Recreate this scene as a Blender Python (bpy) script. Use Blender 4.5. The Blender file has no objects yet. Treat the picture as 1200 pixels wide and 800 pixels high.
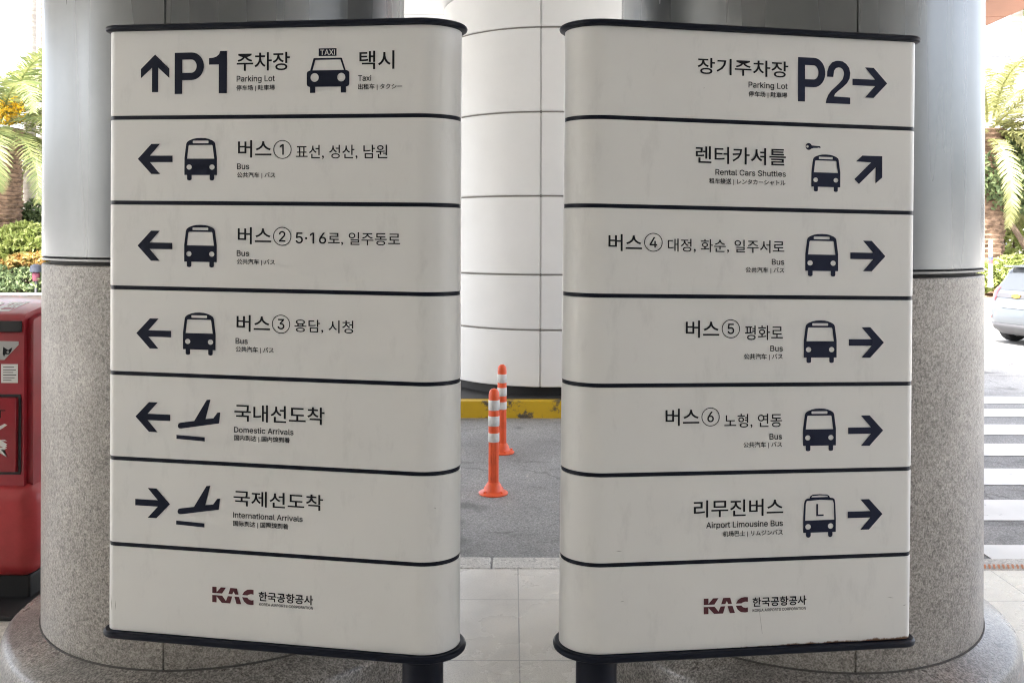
import bpy, bmesh, math, random
from mathutils import Vector, Matrix, noise
random.seed(7)
R = math.radians
scn = bpy.context.scene
col = scn.collection

# ------------------------------------------------------------------ camera, sky, sun, exposure
CAM_H = 1.68
cd = bpy.data.cameras.new('camera')
cam = bpy.data.objects.new('camera', cd)
col.objects.link(cam)
cd.sensor_width = 36.0
cd.lens = 36.0 * 1050.0 / 1200.0
cd.shift_y = -121.4 / 1200.0
cd.clip_start, cd.clip_end = 0.05, 3000.0
cam.matrix_world = Matrix.Translation((0, 0, CAM_H)) @ Matrix.Rotation(R(90), 4, 'X') @ Matrix.Rotation(0.003, 4, 'Z')
scn.camera = cam

SUN_DIR = Vector((-0.40, -0.50, 1.0)).normalized()      # towards the sun
sun_el = math.asin(SUN_DIR.z)
sun_az = math.atan2(SUN_DIR.x, SUN_DIR.y)               # clockwise from +Y
world = bpy.data.worlds.new('World')
scn.world = world
world.use_nodes = True
nt = world.node_tree
nt.nodes.clear()
sky = nt.nodes.new('ShaderNodeTexSky')
sky.sky_type = 'NISHITA'
sky.sun_disc = False
sky.sun_elevation = sun_el
sky.sun_rotation = sun_az
sky.air_density, sky.dust_density, sky.ozone_density = 0.8, 6.0, 0.4
bg = nt.nodes.new('ShaderNodeBackground')
bg.inputs['Strength'].default_value = 0.13
wo = nt.nodes.new('ShaderNodeOutputWorld')
hs = nt.nodes.new('ShaderNodeHueSaturation')
hs.inputs['Saturation'].default_value = 0.45      # hazy white sky
nt.links.new(sky.outputs[0], hs.inputs['Color'])
nt.links.new(hs.outputs[0], bg.inputs[0])
nt.links.new(bg.outputs[0], wo.inputs[0])
sd = bpy.data.lights.new('sun', 'SUN')
sd.energy, sd.angle, sd.color = 2.0, R(0.53), (1.0, 0.97, 0.93)
so = bpy.data.objects.new('sun', sd)
col.objects.link(so)
so.rotation_euler = SUN_DIR.to_track_quat('Z', 'Y').to_euler()
so.location = (20, -5, 30)
vs = scn.view_settings
scn.display_settings.display_device = 'sRGB'
vs.view_transform, vs.look, vs.gamma = 'Standard', 'None', 1.0
vs.exposure = 3.35
vs.use_curve_mapping = False
scn.cycles.max_bounces = 10
scn.cycles.diffuse_bounces = 8
scn.cycles.filter_width = 1.1

# ------------------------------------------------------------------ materials
def mat(name, color=(.5, .5, .5), rough=.5, metal=0.0, spec=.5, coat=0.0):
    m = bpy.data.materials.new(name)
    m.use_nodes = True
    b = m.node_tree.nodes['Principled BSDF']
    b.inputs['Base Color'].default_value = (*color, 1)
    b.inputs['Roughness'].default_value = rough
    b.inputs['Metallic'].default_value = metal
    b.inputs['Specular IOR Level'].default_value = spec
    b.inputs['Coat Weight'].default_value = coat
    return m

def nd(m, t, **kw):
    n = m.node_tree.nodes.new(t)
    for k, v in kw.items():
        setattr(n, k, v)
    return n

def ln(m, a, b):
    m.node_tree.links.new(a, b)

def coords(m, scale=(1, 1, 1)):
    tc = nd(m, 'ShaderNodeTexCoord')
    mp = nd(m, 'ShaderNodeMapping')
    mp.inputs['Scale'].default_value = scale
    ln(m, tc.outputs['Object'], mp.inputs['Vector'])
    return mp.outputs[0]

def noise_tex(m, vec, scale, detail=4, rough=.55):
    n = nd(m, 'ShaderNodeTexNoise')
    n.inputs['Scale'].default_value = scale
    n.inputs['Detail'].default_value = detail
    n.inputs['Roughness'].default_value = rough
    ln(m, vec, n.inputs['Vector'])
    return n.outputs[0]

def ramp(m, fac, stops, interp='LINEAR'):
    r = nd(m, 'ShaderNodeValToRGB')
    r.color_ramp.interpolation = interp
    el = r.color_ramp.elements
    while len(el) < len(stops):
        el.new(.5)
    for e, (p, c) in zip(el, stops):
        e.position = p
        e.color = (*c, 1) if len(c) == 3 else c
    ln(m, fac, r.inputs[0])
    return r.outputs[0]

def mix(m, a, b, fac, mode='MIX'):
    x = nd(m, 'ShaderNodeMix', data_type='RGBA', blend_type=mode)
    for sock, v in ((x.inputs[0], fac), (x.inputs[6], a), (x.inputs[7], b)):
        if isinstance(v, (int, float)):
            sock.default_value = v
        elif isinstance(v, tuple):
            sock.default_value = (*v, 1)
        else:
            ln(m, v, sock)
    return x.outputs[2]

def bsdf(m):
    return m.node_tree.nodes['Principled BSDF']

def bump(m, h, strength=.3, dist=.01):
    b = nd(m, 'ShaderNodeBump')
    b.inputs['Strength'].default_value = strength
    b.inputs['Distance'].default_value = dist
    ln(m, h, b.inputs['Height'])
    ln(m, b.outputs[0], bsdf(m).inputs['Normal'])

def g(v):
    return (v, v, v)

def math_node(m, op, a, b=None, c=None):
    x = nd(m, 'ShaderNodeMath', operation=op)
    for i, v in enumerate((a, b, c)):
        if v is None:
            continue
        if isinstance(v, (int, float)):
            x.inputs[i].default_value = v
        else:
            ln(m, v, x.inputs[i])
    return x.outputs[0]

def granite(name, tones, scale, rough, smudge=.35):
    m = mat(name, rough=rough)
    v = coords(m)
    a = noise_tex(m, v, scale, 2, .6)
    base = ramp(m, a, [(.36, tones[0]), (.46, tones[1]), (.55, tones[2]), (.66, tones[3])])
    vo = nd(m, 'ShaderNodeTexVoronoi')
    vo.inputs['Scale'].default_value = scale * .55
    ln(m, v, vo.inputs['Vector'])
    sep = nd(m, 'ShaderNodeSeparateColor')
    ln(m, vo.outputs['Color'], sep.inputs[0])
    cell = ramp(m, sep.outputs[0], [(0, g(.6)), (.14, g(.88)), (.6, g(1.0)), (.87, g(1.14))], 'CONSTANT')
    base = mix(m, base, cell, .85, 'MULTIPLY')
    big = noise_tex(m, v, 3.1, 5, .6)
    st = ramp(m, big, [(.3, g(1 - smudge)), (.62, g(1.0))])
    base = mix(m, base, st, 1.0, 'MULTIPLY')
    ln(m, base, bsdf(m).inputs['Base Color'])
    rr = ramp(m, big, [(.3, g(min(1, rough + .18))), (.7, g(rough))])
    ln(m, rr, bsdf(m).inputs['Roughness'])
    return m

M = {}
M['granite'] = granite('speckled_granite', [(.205, .186, .166), (.30, .276, .25), (.385, .358, .326), (.465, .434, .396)], 165, .36, .15)
M['plinth'] = granite('plinth_granite', [(.125, .115, .104), (.225, .208, .19), (.32, .30, .275), (.42, .395, .365)], 140, .22, .45)

# satin metal cladding of the pillars
def clad(name, c, rough, metal, mottle=.86):
    m = mat(name, c, rough, metal)
    v = coords(m, (1, 1, .05))
    n = noise_tex(m, v, 9, 1)
    rr = ramp(m, n, [(.3, g(rough - .05)), (.7, g(rough + .08))])
    ln(m, rr, bsdf(m).inputs['Roughness'])
    v2 = coords(m)
    n2 = noise_tex(m, v2, 2.3, 5, .65)
    cc = ramp(m, n2, [(.3, tuple(x * mottle for x in c)), (.6, c)])
    ln(m, cc, bsdf(m).inputs['Base Color'])
    n3 = noise_tex(m, v2, 1.6, 2)
    bump(m, n3, .02, .02)
    return m
M['cladding'] = clad('grey_satin_metal', (.19, .198, .20), .26, .62)
M['white_clad'] = clad('pale_enamel_panel', (.72, .722, .71), .45, .0, .96)
M['gap'] = mat('shadow_gap', (.03, .028, .027), .7)
M['seam'] = mat('seam_sealant', (.20, .19, .175), .7)
M['steel'] = mat('steel_edge', (.15, .15, .148), .4, .8)

# sign panel: off white enamel, faintly stained; the lowest one with rust along its foot
def panel_mat(name, rust=False):
    m = mat(name, (.68, .685, .68), .4, 0, .45)
    v = coords(m)
    n = noise_tex(m, v, 2.4, 6, .62)
    c = ramp(m, n, [(.28, (.685, .68, .658)), (.5, (.715, .711, .69)), (.72, (.735, .731, .71))])
    fine = noise_tex(m, coords(m, (1, 1, .35)), 14, 5, .7)
    c = mix(m, c, ramp(m, fine, [(.33, g(.93)), (.45, g(1))]), 1, 'MULTIPLY')
    if rust:
        tc = nd(m, 'ShaderNodeTexCoord')
        sx = nd(m, 'ShaderNodeSeparateXYZ')
        ln(m, tc.outputs['Object'], sx.inputs[0])
        nz = noise_tex(m, coords(m, (1, 1, .25)), 26, 6, .75)
        h = math_node(m, 'SUBTRACT', sx.outputs[2], .596)
        h = math_node(m, 'DIVIDE', h, .011)
        k = math_node(m, 'SUBTRACT', math_node(m, 'MULTIPLY', nz, 2.3), 0.98)
        f = math_node(m, 'SUBTRACT', k, h)
        f = ramp(m, f, [(.15, g(0)), (.5, g(1))])
        c = mix(m, c, (.16, .085, .045), f)
    ln(m, c, bsdf(m).inputs['Base Color'])
    rr = ramp(m, n, [(.3, g(.46)), (.7, g(.36))])
    ln(m, rr, bsdf(m).inputs['Roughness'])
    bump(m, noise_tex(m, coords(m, (1, 1, .4)), 5, 2), .06, .01)
    return m
M['panel'] = panel_mat('off_white_enamel')
M['panel_foot'] = panel_mat('off_white_enamel_rusted_foot', True)
M['navy'] = mat('navy_satin_paint', (.004, .006, .014), .42, 0, .2)
M['ink'] = mat('navy_vinyl', (.004, .007, .022), .6, 0, .25)
M['ink_faded'] = mat('navy_vinyl_faded', (.009, .013, .036), .6, 0, .25)
M['text'] = mat('black_vinyl', (.007, .008, .012), .6, 0, .25)
M['maroon'] = mat('maroon_vinyl', (.075, .008, .016), .55)
M['vinyl_white'] = mat('white_vinyl', (.62, .61, .58), .55)

# paving, road, markings
def paving():
    m = mat('stone_paving', rough=.25)
    v = coords(m)
    sx = nd(m, 'ShaderNodeSeparateXYZ')
    ln(m, v, sx.inputs[0])
    def line(axis, off, period, half):
        a = math_node(m, 'ADD', sx.outputs[axis], off + half)
        a = math_node(m, 'DIVIDE', a, period)
        a = math_node(m, 'FRACT', a)
        return math_node(m, 'LESS_THAN', a, 2 * half / period)
    lx = line(0, 60 - .035, .6, .0028)
    ly = line(1, 60 - 4.165 + .0, .6, .0028)
    j = math_node(m, 'MAXIMUM', lx, ly)
    # tone of each tile
    tx = math_node(m, 'FLOOR', math_node(m, 'DIVIDE', math_node(m, 'ADD', sx.outputs[0], 60 - .035), .6))
    ty = math_node(m, 'FLOOR', math_node(m, 'DIVIDE', math_node(m, 'ADD', sx.outputs[1], 60 - 4.165), .6))
    cx = nd(m, 'ShaderNodeCombineXYZ')
    ln(m, tx, cx.inputs[0]); ln(m, ty, cx.inputs[1])
    wn = nd(m, 'ShaderNodeTexWhiteNoise')
    ln(m, cx.outputs[0], wn.inputs['Vector'])
    a = noise_tex(m, v, 160, 2, .6)
    c = ramp(m, a, [(.3, (.57, .54, .485)), (.45, (.69, .66, .60)), (.6, (.755, .725, .665)), (.72, (.80, .775, .715))])
    tone = ramp(m, wn.outputs[0], [(0, g(.92)), (1, g(1.06))])
    c = mix(m, c, tone, 1, 'MULTIPLY')
    st = noise_tex(m, v, 2.0, 6, .62)
    c = mix(m, c, ramp(m, st, [(.32, g(.8)), (.6, g(1))]), 1, 'MULTIPLY')
    c = mix(m, c, (.34, .325, .30), j)
    ln(m, c, bsdf(m).inputs['Base Color'])
    ln(m, ramp(m, st, [(.3, g(.36)), (.7, g(.2))]), bsdf(m).inputs['Roughness'])
    bump(m, math_node(m, 'SUBTRACT', 1.0, j), .4, .003)
    return m
M['paving'] = paving()

def asphalt():
    m = mat('asphalt', rough=.75)
    v = coords(m)
    a = noise_tex(m, v, 110, 3, .7)
    c = ramp(m, a, [(.3, g(.09)), (.44, (.20, .198, .193)), (.56, (.28, .276, .268)), (.7, (.46, .455, .44))])
    b = noise_tex(m, v, 1.1, 6, .6)
    c = mix(m, c, ramp(m, b, [(.3, g(.72)), (.65, g(1.08))]), 1, 'MULTIPLY')
    s = noise_tex(m, coords(m, (.35, 1, 1)), 5, 5, .7)
    c = mix(m, c, ramp(m, s, [(.32, g(.7)), (.42, g(1))]), 1, 'MULTIPLY')
    vo = nd(m, 'ShaderNodeTexVoronoi', feature='DISTANCE_TO_EDGE')
    vo.inputs['Scale'].default_value = .55
    wob = noise_tex(m, v, 2.5, 5, .7)
    cx = nd(m, 'ShaderNodeVectorMath', operation='ADD')
    cs = nd(m, 'ShaderNodeVectorMath', operation='SCALE')
    cs.inputs['Scale'].default_value = .5
    nz = nd(m, 'ShaderNodeTexNoise')
    nz.inputs['Scale'].default_value = 2.5
    nz.inputs['Detail'].default_value = 5
    ln(m, v, nz.inputs['Vector'])
    ln(m, nz.outputs['Color'], cs.inputs[0])
    ln(m, v, cx.inputs[0]); ln(m, cs.outputs[0], cx.inputs[1])
    ln(m, cx.outputs[0], vo.inputs['Vector'])
    crack = ramp(m, vo.outputs['Distance'], [(.004, g(.62)), (.010, g(1))])
    crack = mix(m, crack, (1, 1, 1), ramp(m, wob, [(.45, g(0)), (.55, g(1))]))
    c = mix(m, c, crack, 1, 'MULTIPLY')
    oil = noise_tex(m, v, 1.9, 3, .5)
    c = mix(m, c, ramp(m, oil, [(.27, g(.5)), (.36, g(1))]), 1, 'MULTIPLY')
    ln(m, c, bsdf(m).inputs['Base Color'])
    bump(m, a, .55, .006)
    return m
M['asphalt'] = asphalt()

def worn_paint(name, c, under=(.1, .1, .1), amount=.36, rough=.6, scale=7):
    m = mat(name, c, rough)
    v = coords(m)
    n = noise_tex(m, v, scale, 8, .75)
    f = ramp(m, n, [(amount - .06, g(1)), (amount, g(0))])
    n2 = noise_tex(m, v, 2.2, 4)
    base = ramp(m, n2, [(.3, tuple(x * .84 for x in c)), (.65, c)])
    ln(m, mix(m, base, under, f), bsdf(m).inputs['Base Color'])
    bump(m, noise_tex(m, v, 90, 3), .25, .004)
    return m
M['white_paint'] = worn_paint('white_road_paint', (.74, .74, .72), (.2, .2, .2), .395)
M['yellow'] = worn_paint('worn_yellow_paint', (.58, .37, .012), (.085, .07, .05), .485, .5, 4)
M['kerb'] = granite('kerb_granite', [(.42, .405, .37), (.55, .53, .49), (.63, .61, .57), (.70, .68, .64)], 150, .5, .2)
M['concrete'] = worn_paint('pale_concrete', (.55, .54, .51), (.42, .41, .39), .40, .8, 3)
M['white_wall'] = mat('white_render', (.75, .74, .71), .7)
M['soil'] = worn_paint('soil', (.10, .07, .045), (.05, .035, .02), .5, .95, 9)

def plastic(name, c, rough=.35, coat=.0, dirt=.12):
    m = mat(name, c, rough, 0, .5, coat)
    n = noise_tex(m, coords(m), 6, 6, .65)
    ln(m, ramp(m, n, [(.3, tuple(x * (1 - dirt * 2.2) for x in c)), (.6, c)]), bsdf(m).inputs['Base Color'])
    return m
M['orange'] = plastic('orange_plastic', (.80, .105, .028), .42)
M['reflective'] = plastic('white_reflective_band', (.66, .66, .64), .35, 0, .22)
M['plate'] = mat('plate_grey', (.30, .31, .30), .5)
M['sealant'] = mat('grey_joint_sealant', (.085, .08, .075), .8)
M['scuff'] = mat('grey_scuff', (.30, .295, .28), .6)
M['red'] = plastic('red_enamel', (.34, .020, .032), .3, .2)
M['red_base'] = plastic('red_plastic', (.46, .045, .05), .38)
M['black'] = mat('black_recess', (.012, .012, .013), .6)
M['white_decal'] = mat('white_decal', (.68, .67, .65), .5)
M['grey_decal'] = mat('grey_decal', (.40, .40, .39), .5)
M['car_paint'] = mat('silver_blue_car_paint', (.095, .107, .12), .3, .35, .5, 1.0)
M['glass'] = mat('dark_tinted_glass', (.05, .055, .06), .06, 0, .8)
M['lamp_red'] = mat('red_lamp_lens', (.55, .03, .035), .15, 0, .6, .5)
M['fascia'] = mat('dark_bumper_plastic', (.06, .06, .065), .55)
M['rubber'] = mat('tyre_rubber', (.022, .022, .023), .8)
M['alloy'] = mat('alloy_wheel', (.62, .62, .63), .3, .9)
M['gold'] = mat('gold_badge', (.60, .38, .10), .35, .8)
M['terracotta'] = worn_paint('peach_soffit_panel', (.42, .20, .125), (.36, .17, .10), .4, .75, 3)
M['terracotta_edge'] = mat('brown_joint', (.16, .07, .06), .7)
M['tape_orange'] = mat('orange_brown_tape', (.42, .16, .06), .7)

def leaf(name, a, b, c, trans=.25):
    m = mat(name, b, .5, 0, .35)
    oi = nd(m, 'ShaderNodeNewGeometry')
    cr = ramp(m, oi.outputs['Random Per Island'], [(0, a), (.5, b), (1, c)])
    ln(m, cr, bsdf(m).inputs['Base Color'])
    tr = nd(m, 'ShaderNodeBsdfTranslucent')
    ln(m, cr, tr.inputs[0])
    ms = nd(m, 'ShaderNodeMixShader')
    ms.inputs[0].default_value = trans
    out = m.node_tree.nodes['Material Output']
    ln(m, bsdf(m).outputs[0], ms.inputs[1]); ln(m, tr.outputs[0], ms.inputs[2])
    ln(m, ms.outputs[0], out.inputs[0])
    return m
M['palm_leaf'] = leaf('palm_leaflets', (.11, .15, .05), (.19, .22, .08), (.30, .31, .12))
M['palm_leaf_yellow'] = leaf('yellowing_palm_leaflets', (.20, .21, .08), (.30, .30, .12), (.40, .38, .19))
M['leaf_green'] = leaf('green_leaves', (.08, .12, .055), (.14, .19, .085), (.24, .29, .13))
M['leaf_lime'] = leaf('lime_leaves', (.19, .24, .06), (.28, .33, .09), (.40, .43, .16))
M['leaf_orange'] = leaf('orange_blossom', (.48, .24, .08), (.50, .36, .12), (.46, .42, .16))
M['leaf_yellow'] = leaf('yellow_palm_flowers', (.66, .40, .02), (.75, .50, .03), (.70, .55, .08))

def bark(name, a, b, scale, squash):
    m = mat(name, a, .85)
    v = coords(m, (1, 1, squash))
    n = noise_tex(m, v, scale, 5, .65)
    ln(m, ramp(m, n, [(.35, b), (.6, a)]), bsdf(m).inputs['Base Color'])
    bump(m, n, .6, .03)
    return m
M['bark_palm'] = bark('date_palm_bark', (.26, .17, .115), (.09, .055, .035), 7, 1.6)
M['bark_pale'] = bark('pale_palm_bark', (.40, .36, .32), (.25, .22, .19), 3, 6)
M['bark_tree'] = bark('tree_bark', (.24, .17, .12), (.10, .07, .05), 12, .3)

# ------------------------------------------------------------------ helpers
def link(o, parent=None):
    col.objects.link(o)
    if parent:
        o.parent = parent
    return o

def obj(name, bm, m, parent=None, smooth=False, loc=None):
    bmesh.ops.recalc_face_normals(bm, faces=bm.faces)
    me = bpy.data.meshes.new(name)
    bm.to_mesh(me); bm.free()
    for mm in (m if isinstance(m, list) else [m]):
        me.materials.append(mm)
    if smooth:
        for p in me.polygons:
            p.use_smooth = True
        if smooth != 'all':
            try:
                me.set_sharp_from_angle(angle=R(35))
            except Exception:
                pass
    o = bpy.data.objects.new(name, me)
    if loc:
        o.location = loc
    return link(o, parent)

def raw(name, verts, faces, m, parent=None, smooth=False):
    me = bpy.data.meshes.new(name)
    me.from_pydata(verts, [], faces)
    me.materials.append(m)
    if smooth:
        for p in me.polygons:
            p.use_smooth = True
    o = bpy.data.objects.new(name, me)
    return link(o, parent)

def thing(name, label, cat, loc=(0, 0, 0), rz=0, group=None):
    o = bpy.data.objects.new(name, None)
    o.empty_display_size = .1
    col.objects.link(o)
    o.location = loc; o.rotation_euler = (0, 0, rz)
    o['label'] = label; o['category'] = cat
    if group:
        o['group'] = group
    return o

def tag(o, label, cat, group=None):
    o['label'] = label; o['category'] = cat
    if group:
        o['group'] = group
    return o

def struct(o, kind='structure'):
    o['kind'] = kind
    return o

def box(bm, c, s, bev=0, seg=2):
    r = bmesh.ops.create_cube(bm, size=1, matrix=Matrix.Translation(c) @ Matrix.Diagonal((*s, 1)))
    if bev:
        es = list({e for v in r['verts'] for e in v.link_edges})
        bmesh.ops.bevel(bm, geom=es, offset=bev, segments=seg, affect='EDGES', profile=.5)

def lathe(bm, prof, angs, rfun=None, cap=True):
    """prof: list of (r,z); angs: closed list of angles; rfun(angle index, r) may carve grooves"""
    rings = []
    for r, z in prof:
        rings.append([bm.verts.new(((rfun(i, r) if rfun else r) * math.cos(a), (rfun(i, r) if rfun else r) * math.sin(a), z)) for i, a in enumerate(angs)])
    n = len(angs)
    for k in range(len(rings) - 1):
        for i in range(n):
            bm.faces.new((rings[k][i], rings[k][(i + 1) % n], rings[k + 1][(i + 1) % n], rings[k + 1][i]))
    if cap:
        bm.faces.new(rings[0]); bm.faces.new(rings[-1])

def circ(n=48, a0=0):
    return [a0 + 2 * math.pi * i / n for i in range(n)]

def prism(bm, pts, z0, z1, bev=0):
    a = [bm.verts.new((x, y, z0)) for x, y in pts]
    b = [bm.verts.new((x, y, z1)) for x, y in pts]
    bm.faces.new(a); bm.faces.new(b)
    n = len(pts)
    for i in range(n):
        bm.faces.new((a[i], a[(i + 1) % n], b[(i + 1) % n], b[i]))

def tube(bm, pts, rads, n=8):
    rings = []
    for i, p in enumerate(pts):
        p = Vector(p)
        d = (Vector(pts[min(i + 1, len(pts) - 1)]) - Vector(pts[max(i - 1, 0)])).normalized()
        q = d.to_track_quat('Z', 'Y')
        rings.append([bm.verts.new(p + q @ Vector((rads[i] * math.cos(a), rads[i] * math.sin(a), 0))) for a in circ(n)])
    for k in range(len(rings) - 1):
        for i in range(n):
            bm.faces.new((rings[k][i], rings[k][(i + 1) % n], rings[k + 1][(i + 1) % n], rings[k + 1][i]))
    bm.faces.new(rings[0]); bm.faces.new(rings[-1])

# flat filled shapes and lettering (from the built-in font), returned as 2D vertex and face lists
def curve_mesh(cu):
    o = bpy.data.objects.new('tmp', cu)
    col.objects.link(o)
    dg = bpy.context.evaluated_depsgraph_get()
    me = o.evaluated_get(dg).to_mesh()
    v = [(p.co.x, p.co.y) for p in me.vertices]
    f = [tuple(p.vertices) for p in me.polygons]
    bpy.data.objects.remove(o)
    bpy.data.curves.remove(cu)
    return v, f

def filled(loops, offset=0.0):
    cu = bpy.data.curves.new('tmp', 'CURVE')
    cu.dimensions = '2D'; cu.fill_mode = 'BOTH'; cu.offset = offset
    for lp in loops:
        s = cu.splines.new('POLY')
        s.points.add(len(lp) - 1)
        for p, (x, y) in zip(s.points, lp):
            p.co = (x, y, 0, 1)
        s.use_cyclic_u = True
    return curve_mesh(cu)

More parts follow.
